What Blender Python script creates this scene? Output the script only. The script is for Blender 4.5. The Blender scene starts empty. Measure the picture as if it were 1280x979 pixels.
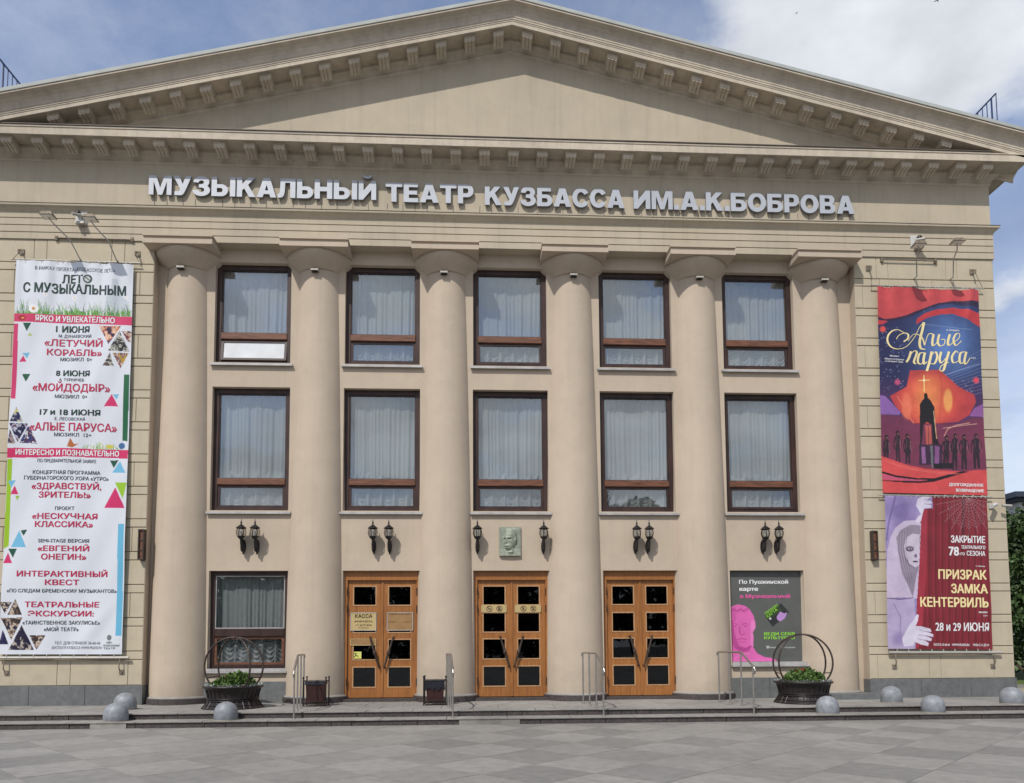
import bpy, math, random
import numpy as np
from mathutils import Vector, noise as mnoise
random.seed(7); rng = np.random.default_rng(7)
SC = bpy.context.scene; COL = SC.collection
PI = math.pi

# ------------------------------------------------------------------ camera
cam_d = bpy.data.cameras.new('camera'); cam = bpy.data.objects.new('camera', cam_d); COL.objects.link(cam)
FPX, CX0, CY0 = 924.0, 639.57, 738.15
cam.location = (-0.864, -17.011, 1.228)
cam_d.sensor_fit = 'HORIZONTAL'; cam_d.sensor_width = 36.0; cam_d.lens = 36.0 * FPX / 1280.0
cam_d.shift_x = (640 - CX0) / 1280.0; cam_d.shift_y = (CY0 - 489.5) / 1280.0
cam_d.clip_start = 0.1; cam_d.clip_end = 5000
_p, _y, _r = 0.0716, -0.0509, -0.0057
fw = Vector((-math.sin(_y) * math.cos(_p), math.cos(_y) * math.cos(_p), math.sin(_p)))
rt0 = Vector((math.cos(_y), math.sin(_y), 0)); up0 = rt0.cross(fw)
rt = rt0 * math.cos(_r) + up0 * math.sin(_r); up = -rt0 * math.sin(_r) + up0 * math.cos(_r)
from mathutils import Matrix
cam.rotation_euler = Matrix((rt, up, -fw)).transposed().to_euler()
SC.camera = cam

# ------------------------------------------------------------------ sun, sky, exposure
SUN_DIR = Vector((0.57, 1.0, -1.33)).normalized()
sun_d = bpy.data.lights.new('sun', 'SUN'); sun_d.energy = 3.75; sun_d.angle = math.radians(0.55); sun_d.color = (1.0, 0.955, 0.89)
sun = bpy.data.objects.new('sun', sun_d); COL.objects.link(sun); sun.location = (-10, -20, 30)
sun.rotation_euler = SUN_DIR.to_track_quat('-Z', 'Y').to_euler()
SC.view_settings.view_transform = 'Standard'; SC.view_settings.look = 'None'
SC.view_settings.exposure = 0.0; SC.view_settings.gamma = 1.0
W = bpy.data.worlds.new('World'); SC.world = W; W.use_nodes = True
nt = W.node_tree; nt.nodes.clear(); N = nt.nodes.new; L = nt.links.new
def mth(op, a, b=None, tree=None, clamp=False):
    t = tree or nt; n = t.nodes.new('ShaderNodeMath'); n.operation = op; n.use_clamp = clamp
    for i, v in enumerate((a, b)):
        if v is None: continue
        if isinstance(v, (int, float)): n.inputs[i].default_value = v
        else: t.links.new(v, n.inputs[i])
    return n.outputs[0]
out = N('ShaderNodeOutputWorld'); bg = N('ShaderNodeBackground'); bg.inputs[1].default_value = 0.12
sky = N('ShaderNodeTexSky'); sky.sky_type = 'NISHITA'; sky.sun_disc = False
sky.sun_elevation = math.asin(-SUN_DIR.z); sky.sun_rotation = math.atan2(-SUN_DIR.x, -SUN_DIR.y)
sky.air_density = 1.0; sky.dust_density = 1.3; sky.ozone_density = 1.6
tc = N('ShaderNodeTexCoord'); sep = N('ShaderNodeSeparateXYZ'); L(tc.outputs['Generated'], sep.inputs[0])
zz = mth('ADD', mth('MAXIMUM', sep.outputs[2], 0.0), 0.22)
cmb = N('ShaderNodeCombineXYZ'); L(mth('DIVIDE', sep.outputs[0], zz), cmb.inputs[0]); L(mth('DIVIDE', sep.outputs[1], zz), cmb.inputs[1])
def wnoise(scale, detail, rough, off):
    mp = N('ShaderNodeMapping'); mp.inputs['Location'].default_value = off; L(cmb.outputs[0], mp.inputs[0])
    n = N('ShaderNodeTexNoise'); n.inputs['Scale'].default_value = scale; n.inputs['Detail'].default_value = detail
    n.inputs['Roughness'].default_value = rough; L(mp.outputs[0], n.inputs['Vector']); return n.outputs[0]
def blob(v, inner, outer):
    v = Vector(v).normalized(); d = N('ShaderNodeVectorMath'); d.operation = 'DOT_PRODUCT'
    nrm = N('ShaderNodeVectorMath'); nrm.operation = 'NORMALIZE'; L(tc.outputs['Generated'], nrm.inputs[0])
    L(nrm.outputs[0], d.inputs[0]); d.inputs[1].default_value = v
    mr = N('ShaderNodeMapRange'); mr.interpolation_type = 'SMOOTHSTEP'
    mr.inputs[1].default_value = math.cos(math.radians(outer)); mr.inputs[2].default_value = math.cos(math.radians(inner))
    L(d.outputs['Value'], mr.inputs[0]); return mr.outputs[0]
n1 = wnoise(2.1, 10, 0.60, (0.3, 1.7, 0)); n2 = wnoise(0.8, 4, 0.5, (4.3, 0.2, 0)); n3 = wnoise(4.2, 8, 0.62, (7.1, 3.3, 0))
f = mth('ADD', mth('MULTIPLY', n1, 0.9), mth('MULTIPLY', n2, 0.45))
f = mth('ADD', f, mth('MULTIPLY', blob((0.50, 1, 0.80), 2, 11), 0.24))
f = mth('ADD', f, mth('MULTIPLY', blob((0.68, 1, 0.82), 2, 9), 0.10))
f = mth('ADD', f, mth('MULTIPLY', blob((-0.52, 1, 0.74), 4, 30), -0.16))
f = mth('ADD', f, mth('MULTIPLY', blob((0.22, 1, 0.84), 1, 9), -0.16))
f = mth('ADD', f, mth('MULTIPLY', blob((0.72, 1, 0.68), 1, 7), -0.20))
f = mth('ADD', f, mth('MULTIPLY', blob((0.1, -1, 0.42), 10, 48), 0.14))
mr = N('ShaderNodeMapRange'); mr.interpolation_type = 'SMOOTHSTEP'; L(f, mr.inputs[0]); mr.inputs[1].default_value = 0.60; mr.inputs[2].default_value = 0.86
mr.inputs[3].default_value = 0.0
wisp = N('ShaderNodeMapRange'); wisp.interpolation_type = 'SMOOTHSTEP'; L(wnoise(1.3, 9, .68, (2.2, 5.1, 0)), wisp.inputs[0]); wisp.inputs[1].default_value = 0.38; wisp.inputs[2].default_value = 0.72; wisp.inputs[3].default_value = .10; wisp.inputs[4].default_value = .42
lowh = N('ShaderNodeMapRange'); L(sep.outputs[2], lowh.inputs[0]); lowh.inputs[1].default_value = 0.62; lowh.inputs[2].default_value = 0.10; lowh.inputs[3].default_value = 0; lowh.inputs[4].default_value = .78
msk = mth('MAXIMUM', mth('MAXIMUM', mr.outputs[0], wisp.outputs[0]), mth('MULTIPLY', lowh.outputs[0], mth('ADD', n3, .5)), clamp=True)
cr = N('ShaderNodeMapRange'); L(wnoise(2.6, 6, .5, (1.1, 8.3, 0)), cr.inputs[0]); cr.inputs[1].default_value = 0.36; cr.inputs[2].default_value = 0.58; cr.inputs[3].default_value = 0.62; cr.inputs[4].default_value = 1.06
cc = N('ShaderNodeMix'); cc.data_type = 'RGBA'; cc.blend_type = 'MULTIPLY'; cc.inputs[0].default_value = 1
cc.inputs[6].default_value = (6.7, 7.0, 7.5, 1); L(cr.outputs[0], cc.inputs[7])
skg = N('ShaderNodeMix'); skg.data_type = 'RGBA'; skg.blend_type = 'MULTIPLY'; skg.inputs[0].default_value = 1
L(sky.outputs[0], skg.inputs[6]); skg.inputs[7].default_value = (1.12, 1.2, 1.38, 1)
mx = N('ShaderNodeMix'); mx.data_type = 'RGBA'; L(msk, mx.inputs[0]); L(skg.outputs[2], mx.inputs[6]); L(cc.outputs[2], mx.inputs[7])
L(mx.outputs[2], bg.inputs[0]); L(bg.outputs[0], out.inputs[0])

# ------------------------------------------------------------------ helpers
def lin(c): return tuple((v / 12.92 if v <= .04045 else ((v + .055) / 1.055) ** 2.4) for v in (x / 255 for x in c))
def mat(name, col, rough=0.7, metal=0.0, var=0.12, vscale=3.0, bump=0.0, bscale=60.0, spec=0.4, col2=None, stretch=(1, 1, 1), big=0.0, bdist=0.01, streak=0.0):
    m = bpy.data.materials.new(name); m.use_nodes = True; t = m.node_tree; b = t.nodes['Principled BSDF']
    b.inputs['Roughness'].default_value = rough; b.inputs['Metallic'].default_value = metal
    b.inputs['Specular IOR Level'].default_value = spec
    co = t.nodes.new('ShaderNodeNewGeometry'); mp = t.nodes.new('ShaderNodeMapping'); mp.inputs['Scale'].default_value = stretch
    t.links.new(co.outputs['Position'], mp.inputs[0])
    n = t.nodes.new('ShaderNodeTexNoise'); n.inputs['Scale'].default_value = vscale; n.inputs['Detail'].default_value = 6; n.inputs['Roughness'].default_value = .6
    t.links.new(mp.outputs[0], n.inputs['Vector'])
    c2 = col2 or tuple(v * (1 - var) for v in col); c1 = tuple(min(1, v * (1 + var * .6)) for v in col) if not col2 else col
    mxx = t.nodes.new('ShaderNodeMix'); mxx.data_type = 'RGBA'; mxx.inputs[6].default_value = (*c2, 1); mxx.inputs[7].default_value = (*c1, 1)
    r = t.nodes.new('ShaderNodeMapRange'); r.inputs[1].default_value = .3; r.inputs[2].default_value = .7; t.links.new(n.outputs[0], r.inputs[0])
    t.links.new(r.outputs[0], mxx.inputs[0]); last = mxx.outputs[2]
    def mul(fac_out, lo, hi, a, bb):
        nonlocal last
        q = t.nodes.new('ShaderNodeMapRange'); q.inputs[1].default_value = lo; q.inputs[2].default_value = hi; q.inputs[3].default_value = a; q.inputs[4].default_value = bb
        t.links.new(fac_out, q.inputs[0]); k = t.nodes.new('ShaderNodeMix'); k.data_type = 'RGBA'; k.blend_type = 'MULTIPLY'; k.inputs[0].default_value = 1
        t.links.new(last, k.inputs[6]); t.links.new(q.outputs[0], k.inputs[7]); last = k.outputs[2]
    if big:
        nb = t.nodes.new('ShaderNodeTexNoise'); nb.inputs['Scale'].default_value = .45; nb.inputs['Detail'].default_value = 5
        t.links.new(co.outputs['Position'], nb.inputs['Vector']); mul(nb.outputs[0], .35, .65, 1 - big, 1 + big * .3)
    if streak:
        ms = t.nodes.new('ShaderNodeMapping'); ms.inputs['Scale'].default_value = (7, 7, .35); t.links.new(co.outputs['Position'], ms.inputs[0])
        ns = t.nodes.new('ShaderNodeTexNoise'); ns.inputs['Scale'].default_value = 1.0; ns.inputs['Detail'].default_value = 5; ns.inputs['Roughness'].default_value = .65
        t.links.new(ms.outputs[0], ns.inputs['Vector']); mul(ns.outputs[0], .5, .75, 1.0, 1 - streak)
    if name.startswith('stucco'):
        vo = t.nodes.new('ShaderNodeTexVoronoi'); vo.feature = 'DISTANCE_TO_EDGE'; vo.inputs['Scale'].default_value = .38
        nd = t.nodes.new('ShaderNodeTexNoise'); nd.inputs['Scale'].default_value = 2.2; nd.inputs['Detail'].default_value = 6; t.links.new(co.outputs['Position'], nd.inputs['Vector'])
        va = t.nodes.new('ShaderNodeVectorMath'); va.operation = 'MULTIPLY_ADD'; va.inputs[1].default_value = (.8, .8, .8); t.links.new(nd.outputs['Color'], va.inputs[0]); t.links.new(co.outputs['Position'], va.inputs[2]); t.links.new(va.outputs[0], vo.inputs['Vector'])
        mul(vo.outputs['Distance'], .0, .005, .95, 1.0)
        sx_ = t.nodes.new('ShaderNodeSeparateXYZ'); t.links.new(co.outputs['Position'], sx_.inputs[0])
        ft = mth('ADD', sx_.outputs[2], mth('MULTIPLY', n.outputs[0], .9, t), t); mul(ft, .35, 1.3, .86, 1.0)
        np_ = t.nodes.new('ShaderNodeTexNoise'); np_.inputs['Scale'].default_value = .9; np_.inputs['Detail'].default_value = 2; t.links.new(co.outputs['Position'], np_.inputs['Vector']); mul(np_.outputs[0], .56, .60, 1.0, .965)
    t.links.new(last, b.inputs['Base Color'])
    if bump:
        nb2 = t.nodes.new('ShaderNodeTexNoise'); nb2.inputs['Scale'].default_value = bscale; nb2.inputs['Detail'].default_value = 4
        t.links.new(mp.outputs[0], nb2.inputs['Vector']); bp = t.nodes.new('ShaderNodeBump'); bp.inputs['Strength'].default_value = bump; bp.inputs['Distance'].default_value = bdist
        t.links.new(nb2.outputs[0], bp.inputs['Height']); t.links.new(bp.outputs[0], b.inputs['Normal'])
    return m
STUCCO = (0.472, 0.391, 0.304)
M = {}
M['stucco'] = mat('stucco', STUCCO, .85, var=.05, vscale=2.2, bump=.35, bscale=45, big=.07, streak=.06, spec=.25)
M['stucco_pav'] = mat('stucco_rusticated', (0.465, 0.405, 0.30), .85, var=.06, vscale=2.8, bump=.35, bscale=50, big=.08, streak=.07, spec=.25)
M['stucco_top'] = mat('stucco_entablature', (0.45, 0.39, 0.295), .85, var=.06, vscale=1.6, bump=.3, bscale=45, big=.10, streak=.12, spec=.25)
M['cornice'] = mat('cornice_paint', (0.50, 0.435, 0.345), .8, var=.14, vscale=4, bump=.4, bscale=25, big=.14, streak=.16, spec=.25)
M['granite'] = mat('grey_granite', (0.135, 0.14, 0.14), .55, var=.22, vscale=9, bump=.1, bscale=80, big=.15, streak=.12)
M['granite_dark'] = mat('dark_granite', (0.066, 0.055, 0.052), .6, var=.5, vscale=22, bump=.4, bscale=30, big=.2)
M['tread'] = mat('step_tread', (0.265, 0.252, 0.232), .8, var=.25, vscale=5, bump=.3, bscale=40, big=.25)
M['mortar'] = mat('joint_mortar', (0.30, 0.26, 0.20), .9, var=.2)
M['roofmetal'] = mat('roof_sheet', (0.36, 0.38, 0.36), .7, metal=0, var=.15, vscale=2)
M['flash'] = mat('dark_flashing', (0.13, 0.11, 0.09), .6, var=.3, vscale=3)
M['brown'] = mat('brown_frame_paint', (0.040, 0.019, 0.015), .45, var=.5, vscale=5, stretch=(1, 1, .4))
M['brown_red'] = mat('reddish_brown_wood', (0.15, 0.06, 0.032), .5, var=.6, vscale=7, stretch=(.5, 1, 5))  # lighter, redder and streakier than the brown frame paint
M['wood'] = mat('varnished_door_wood', (0.37, 0.155, 0.045), .36, var=0, vscale=3.2, col2=(0.235, 0.088, 0.025), stretch=(9, 9, .8), big=.18, bump=.1, bscale=20)
M['wood_lt'] = mat('pale_door_moulding', (0.42, 0.24, 0.12), .45, var=.2, vscale=5, stretch=(4, 4, 1))
M['sill'] = mat('sill_metal', (0.40, 0.39, 0.38), .5, metal=.2, var=.25, vscale=4)
M['soot'] = mat('blackened_metal', (0.034, 0.028, 0.027), .38, metal=.4, var=.5, vscale=18, bump=.4, bscale=40)
M['iron'] = mat('black_iron', (0.025, 0.021, 0.021), .4, metal=.3, var=.4, vscale=20, bump=.3, bscale=60)
M['bronze'] = mat('aged_bronze', (0.06, 0.045, 0.038), .42, metal=.4, var=.4, vscale=14)
M['steel'] = mat('brushed_steel', (0.42, 0.40, 0.37), .32, metal=.85, var=.15, vscale=20)
M['letter'] = mat('silver_letter_face', (0.42, 0.44, 0.48), .5, metal=.1, var=.08, vscale=4)
M['letter_side'] = mat('letter_return', (0.20, 0.21, 0.23), .5, var=.1)
M['bollard'] = mat('painted_concrete', (0.235, 0.25, 0.27), .5, var=.3, vscale=11, bump=.35, bscale=70, big=.15, spec=.5)
M['spot'] = mat('spot_housing', (0.42, 0.40, 0.35), .5)
M['white'] = mat('white_plastic', (0.5, 0.5, 0.48), .5, var=.1)
M['binbrown'] = mat('bin_metal', (0.045, 0.018, 0.018), .4, metal=.2, var=.3, vscale=12)
M['binbag'] = mat('bin_bag', (0.02, 0.02, 0.028), .22, var=.3)
M['brass'] = mat('brass_plate', (0.50, 0.38, 0.18), .42, metal=.25, var=.1, vscale=5)
M['brass_dull'] = mat('dull_bronze_plate', (0.34, 0.20, 0.09), .4, metal=.3, var=.15, vscale=5)
M['ink'] = mat('dark_engraving', (0.06, 0.035, 0.02), .6)
M['yellow'] = mat('yellow_sticker', (0.6, 0.6, 0.15), .5)
M['verdigris'] = mat('verdigris_relief', (0.25, 0.275, 0.215), .5, metal=.15, var=.25, vscale=14)
M['leaf'] = mat('planter_leaf', (0.075, 0.135, 0.028), .6, var=.6, vscale=14)
M['silverleaf'] = mat('silver_leaf', (0.45, 0.48, 0.44), .7, var=.3, vscale=20)
M['redleaf'] = mat('red_flower', (0.20, 0.03, 0.02), .6, var=.4, vscale=20)
M['soil'] = mat('soil', (0.05, 0.035, 0.025), .9)
M['treeleaf'] = mat('tree_leaf', (0.045, 0.085, 0.022), .6, var=.6, vscale=1.3)
M['bark'] = mat('bark', (0.08, 0.06, 0.045), .9, var=.4, vscale=10)
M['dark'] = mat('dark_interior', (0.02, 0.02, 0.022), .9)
M['asphalt'] = mat('asphalt', (0.07, 0.07, 0.072), .9, var=.2, vscale=8)
M['grass'] = mat('lawn', (0.09, 0.13, 0.03), .9, var=.4, vscale=6)
M['farwhite'] = mat('far_building_wall', (0.52, 0.52, 0.50), .8, var=.2, vscale=.4)
M['farroof'] = mat('far_building_roof', (0.03, 0.04, 0.06), .6)
M['bluerail'] = mat('blue_railing_paint', (0.02, 0.035, 0.11), .5)
M['bannerrod'] = mat('banner_rod', (0.42, 0.40, 0.36), .5, metal=.3)
M['glare'] = mat('painted_glare_pane', (0.62, 0.64, 0.66), .2, var=.12, vscale=2.5)  # opaque pale pane, bright sky reflection put into its colour
M['hook'] = mat('rusty_hook', (0.20, 0.165, 0.125), .7, metal=.2, var=.5, vscale=20)
M['lens'] = mat('lamp_lens', (0.75, 0.72, 0.62), .3)
M['bird'] = mat('bird_feathers', (0.03, 0.03, 0.035), .8)
for nm, c in dict(tgreen=(30, 62, 56), tgrey=(72, 80, 92), tred=(190, 40, 84), twhite=(238, 238, 240), tcream=(246, 228, 170), tpink=(222, 96, 160), tlime=(150, 222, 70), tinkgrey=(96, 100, 110)).items():
    M[nm] = mat('print_' + nm[1:], tuple(v * .78 for v in lin(c)), .55, var=.02, spec=.3)

def glass_mat(name, base, k, tint, ripple=.0):
    m = bpy.data.materials.new(name); m.use_nodes = True; t = m.node_tree; t.nodes.clear()
    o = t.nodes.new('ShaderNodeOutputMaterial'); mixs = t.nodes.new('ShaderNodeMixShader'); tr = t.nodes.new('ShaderNodeBsdfTransparent'); gl = t.nodes.new('ShaderNodeBsdfGlossy')
    tr.inputs[0].default_value = (*tint, 1); gl.inputs[0].default_value = (.92, .97, 1, 1); gl.inputs['Roughness'].default_value = .012
    lw = t.nodes.new('ShaderNodeLayerWeight'); lw.inputs[0].default_value = .5; pw = mth('POWER', lw.outputs['Facing'], 4.0, t)
    fac = mth('ADD', mth('MULTIPLY', pw, k, t), base, t, True)
    if ripple:
        g = t.nodes.new('ShaderNodeNewGeometry'); n = t.nodes.new('ShaderNodeTexNoise'); n.inputs['Scale'].default_value = 1.1; t.links.new(g.outputs['Position'], n.inputs['Vector'])
        bp = t.nodes.new('ShaderNodeBump'); bp.inputs['Strength'].default_value = ripple; bp.inputs['Distance'].default_value = .03
        t.links.new(n.outputs[0], bp.inputs['Height']); t.links.new(bp.outputs[0], gl.inputs['Normal'])
    t.links.new(fac, mixs.inputs[0]); t.links.new(tr.outputs[0], mixs.inputs[1]); t.links.new(gl.outputs[0], mixs.inputs[2]); t.links.new(mixs.outputs[0], o.inputs[0])
    return m
M['glass'] = glass_mat('window_glass', .12, .9, (.97, .985, .99), .10)
M['doorglass'] = glass_mat('door_glass', .04, .8, (.25, .25, .28), .05)
M['lampglass'] = glass_mat('lantern_glass', .12, .9, (.75, .74, .7))
def curtain_mat():
    m = bpy.data.materials.new('sheer_curtain'); m.use_nodes = True; t = m.node_tree; t.nodes.clear()
    o = t.nodes.new('ShaderNodeOutputMaterial'); d = t.nodes.new('ShaderNodeBsdfDiffuse'); tl = t.nodes.new('ShaderNodeBsdfTranslucent'); tr = t.nodes.new('ShaderNodeBsdfTransparent')
    d.inputs[0].default_value = (.40, .415, .41, 1); tl.inputs[0].default_value = (.4, .4, .4, 1)
    a = t.nodes.new('ShaderNodeMixShader'); a.inputs[0].default_value = .25; b = t.nodes.new('ShaderNodeMixShader'); b.inputs[0].default_value = .25
    t.links.new(d.outputs[0], a.inputs[1]); t.links.new(tl.outputs[0], a.inputs[2]); t.links.new(a.outputs[0], b.inputs[1]); t.links.new(tr.outputs[0], b.inputs[2]); t.links.new(b.outputs[0], o.inputs[0])
    return m
M['curtain'] = curtain_mat()
def print_mat():
    m = bpy.data.materials.new('printed_vinyl'); m.use_nodes = True; t = m.node_tree; b = t.nodes['Principled BSDF']
    a = t.nodes.new('ShaderNodeAttribute'); a.attribute_name = 'print'; t.links.new(a.outputs['Color'], b.inputs['Base Color'])
    b.inputs['Roughness'].default_value = .36; b.inputs['Specular IOR Level'].default_value = .35; return m
M['print'] = print_mat()

class MB:
    def __init__(s): s.v = []; s.f = []; s.mi = []; s.cur = 0
    def add(s, vs, fs):
        o = len(s.v); s.v += [tuple(p) for p in vs]; s.f += [tuple(i + o for i in f) for f in fs]; s.mi += [s.cur] * len(fs); return s
    def box(s, x0, x1, y0, y1, z0, z1, shear=0.0, bev=0.0):
        if bev:   # front (-y) face bevelled
            b = bev
            vs = [(x0, y0 + b, z0), (x1, y0 + b, z0), (x1, y0 + b, z1), (x0, y0 + b, z1), (x0 + b, y0, z0 + b), (x1 - b, y0, z0 + b), (x1 - b, y0, z1 - b), (x0 + b, y0, z1 - b), (x0, y1, z0), (x1, y1, z0), (x1, y1, z1), (x0, y1, z1)]
            fs = [(4, 5, 6, 7), (0, 1, 5, 4), (1, 2, 6, 5), (2, 3, 7, 6), (3, 0, 4, 7), (0, 8, 9, 1), (1, 9, 10, 2), (2, 10, 11, 3), (3, 11, 8, 0), (8, 11, 10, 9)]
            return s.add(vs, fs)
        vs = [(x0, y0, z0), (x1, y0, z0), (x1, y1, z0), (x0, y1, z0), (x0, y0, z1), (x1, y0, z1), (x1, y1, z1), (x0, y1, z1)]
        if shear: vs = [(x, y, z + shear * (x - (x0 + x1) / 2)) for x, y, z in vs]
        return s.add(vs, [(0, 3, 2, 1), (4, 5, 6, 7), (0, 1, 5, 4), (1, 2, 6, 5), (2, 3, 7, 6), (3, 0, 4, 7)])
    def tube(s, pts, r, n=8, cap=True):
        pts = [Vector(p) for p in pts]; rs = r if isinstance(r, (list, tuple)) else [r] * len(pts); o = len(s.v); ref = None; rings = []
        for i, p in enumerate(pts):
            t = (pts[min(i + 1, len(pts) - 1)] - pts[max(i - 1, 0)]).normalized()
            a = ref if ref is not None else (Vector((0, 0, 1)) if abs(t.z) < .9 else Vector((1, 0, 0)))
            u = (a - t * a.dot(t)).normalized(); ref = u; w = t.cross(u)
            rings.append([p + (u * math.cos(2 * PI * k / n) + w * math.sin(2 * PI * k / n)) * rs[i] for k in range(n)])
        vs = [q for rr in rings for q in rr]; fs = []
        for i in range(len(pts) - 1):
            for k in range(n): a = i * n + k; b = i * n + (k + 1) % n; fs.append((a, b, b + n, a + n))
        if cap: fs.append(tuple(reversed(range(n)))); fs.append(tuple(range((len(pts) - 1) * n, len(pts) * n)))
        return s.add(vs, fs)
    def lathe(s, prof, n=24, c=(0, 0, 0), sx=1, sy=1, a0=0, a1=2 * PI, capb=True, capt=True):
        full = abs(a1 - a0 - 2 * PI) < 1e-6; m = n if full else n + 1; vs = []; fs = []
        for r, z in prof:
            for k in range(m):
                a = a0 + (a1 - a0) * k / n; vs.append((c[0] + r * math.cos(a) * sx, c[1] + r * math.sin(a) * sy, c[2] + z))
        for i in range(len(prof) - 1):
            for k in range(n):
                a = i * m + k; b = i * m + (k + 1) % m; fs.append((a, b, b + m, a + m))
        if full and capb: fs.append(tuple(reversed(range(m))))
        if full and capt: fs.append(tuple(range((len(prof) - 1) * m, len(prof) * m)))
        return s.add(vs, fs)
    def sweep(s, path, prof, closed=False):
        """path: list of (x,y) with outward normal to the right-hand side; prof: list of (out,z)"""
        n = len(path); vs = []; offs = []
        for i in range(n):
            p = Vector(path[i]); d0 = (p - Vector(path[i - 1])).normalized() if i > 0 else None
            d1 = (Vector(path[i + 1]) - p).normalized() if i < n - 1 else None
            d0 = d0 or d1; d1 = d1 or d0; n0 = Vector((d0.y, -d0.x)); n1 = Vector((d1.y, -d1.x)); b = (n0 + n1).normalized(); offs.append(b / b.dot(n0))
        k = len(prof)
        for i in range(n):
            for o, z in prof: vs.append((path[i][0] + offs[i].x * o, path[i][1] + offs[i].y * o, z))
        fs = [(i * k + j, (i + 1) * k + j, (i + 1) * k + j + 1, i * k + j + 1) for i in range(n - 1) for j in range(k - 1)]
        return s.add(vs, fs)
    def build(s, name, mt, parent=None, loc=None, smooth=None, label=None):
        me = bpy.data.meshes.new(name); me.from_pydata(s.v, [], s.f)
        for m_ in (mt if isinstance(mt, list) else [mt]): me.materials.append(m_)
        if isinstance(mt, list): me.polygons.foreach_set('material_index', s.mi)
        me.update()
        if smooth is not None:
            me.shade_smooth(); me.set_sharp_from_angle(angle=math.radians(smooth))
        o = bpy.data.objects.new(name, me); COL.objects.link(o)
        if parent: o.parent = parent
        if loc: o.location = loc
        if label: o['label'] = label
        return o
def tag(o, label, cat, group=None):
    o['label'] = label; o['category'] = cat
    if group: o['group'] = group
    return o
def thing(name, label, cat, loc=(0, 0, 0), rz=0, group=None):
    o = bpy.data.objects.new(name, None); COL.objects.link(o); o.location = loc; o.rotation_euler = (0, 0, rz); o.empty_display_size = .2
    return tag(o, label, cat, group)
def copy_tree(o, parent=None):
    c = o.copy(); COL.objects.link(c); c.parent = parent
    for ch in list(o.children):
        copy_tree(ch, c)
    return c
def link(name, me, parent, loc=(0, 0, 0)):
    o = bpy.data.objects.new(name, me); COL.objects.link(o); o.parent = parent; o.location = loc; return o
def structure(o): o['kind'] = 'structure'; return o

# ------------------------------------------------------------------ levels
F = 0.27            # projection of pavilions and frieze from the window wall (y = 0)
XE = 11.74          # half width of the facade
ZG, ZS, ZP = -0.30, -0.185, -0.07   # plaza, lower tread, platform
YL, YU = -2.85, -2.40

# ------------------------------------------------------------------ ground
g = MB(); g.box(-300, 300, -300, 400, ZG - .35, ZG - .055)
structure(g.build('ground', M['asphalt']))
g = MB()
plz = MB(); plz.box(-60, 60, -70, YL + .02, ZG - .05, ZG - .012); plaza = structure(plz.build('plaza', M['tread']))
slab_mats = [mat('paving_slab_%s' % nm, c, .8, var=.16, vscale=6, bump=.25, bscale=50, big=.12) for nm, c in (('light', (.252, .241, .221)), ('pale', (.238, .228, .209)), ('mid', (.218, .209, .192)), ('dark', (.196, .189, .175)))]
SIDE, ANG = 0.95, math.radians(43)
e1 = Vector((math.cos(ANG), math.sin(ANG))); e2 = Vector((-math.sin(ANG), math.cos(ANG))); org = Vector((4.65, -6.37))
h = SIDE / 2 - .003
slab_me = []
for k in range(4):
    q = MB(); q.box(-h, h, -h, h, -.03, 0); o = q.build('paving_slab', slab_mats[k], plaza); slab_me.append(o.data); bpy.data.objects.remove(o)
far_slabs = [MB() for _ in range(4)]; nsl = 0; cells = []
for i in range(-70, 71):
    for j in range(-70, 71):
        c = org + e1 * SIDE * i + e2 * SIDE * j
        if c.y > YL + .75 or c.y < -40 or abs(c.x) > 30: continue
        hid = (i * 73856093 ^ j * 19349663) % 1000 / 1000
        cls = (0 if hid < .72 else 1) if (i + j) % 2 == 0 else (3 if hid < .55 else 2)
        if hid > .93: cls = 1
        dist = (c - Vector((-.86, -17.0))).length; vis = abs((c.x + .86) / (c.y + 17.01 + 1e-6)) < .80 and c.y > -10.2
        cells.append((0 if vis else 1, dist, c, cls))
cells.sort(key=lambda t: (t[0], t[1]))
corner = lambda c, sx, sy: c + e1 * h * sx + e2 * h * sy
for n_, (nv, dist, c, cls) in enumerate(cells):
    top = max(corner(c, sx, sy).y for sx in (-1, 1) for sy in (-1, 1))
    if top > YL - .004:     # cut at the kerb line
        pts = [corner(c, -1, -1), corner(c, 1, -1), corner(c, 1, 1), corner(c, -1, 1)]; outp = []
        for a, b in zip(pts, pts[1:] + pts[:1]):
            ina, inb = a.y <= YL - .004, b.y <= YL - .004
            if ina: outp.append(a)
            if ina != inb: tt = (YL - .004 - a.y) / (b.y - a.y); outp.append(a + (b - a) * tt)
        if len(outp) < 3: continue
        q = MB(); m_ = len(outp); q.add([(p.x, p.y, ZG) for p in outp] + [(p.x, p.y, ZG - .03) for p in outp], [tuple(range(m_)), tuple(reversed(range(m_, 2 * m_)))] + [(a, a + m_, (a + 1) % m_ + m_, (a + 1) % m_) for a in range(m_)])
        if nv == 0: q.build('paving_slab', slab_mats[cls], plaza); nsl += 1
        else: far_slabs[cls].add(q.v, q.f)
    elif nv == 0 and nsl < 295:
        o = link('paving_slab', slab_me[cls], plaza, (c.x, c.y, ZG + random.uniform(-.0015, .0015))); o.rotation_euler[2] = ANG; nsl += 1
    else:
        pts = [corner(c, -1, -1), corner(c, 1, -1), corner(c, 1, 1), corner(c, -1, 1)]
        far_slabs[cls].add([(p.x, p.y, ZG) for p in pts], [(0, 1, 2, 3)])
for k in range(4):
    if far_slabs[k].f: o = far_slabs[k].build('distant_paving', slab_mats[k], plaza); o['kind'] = 'stuff'

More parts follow.
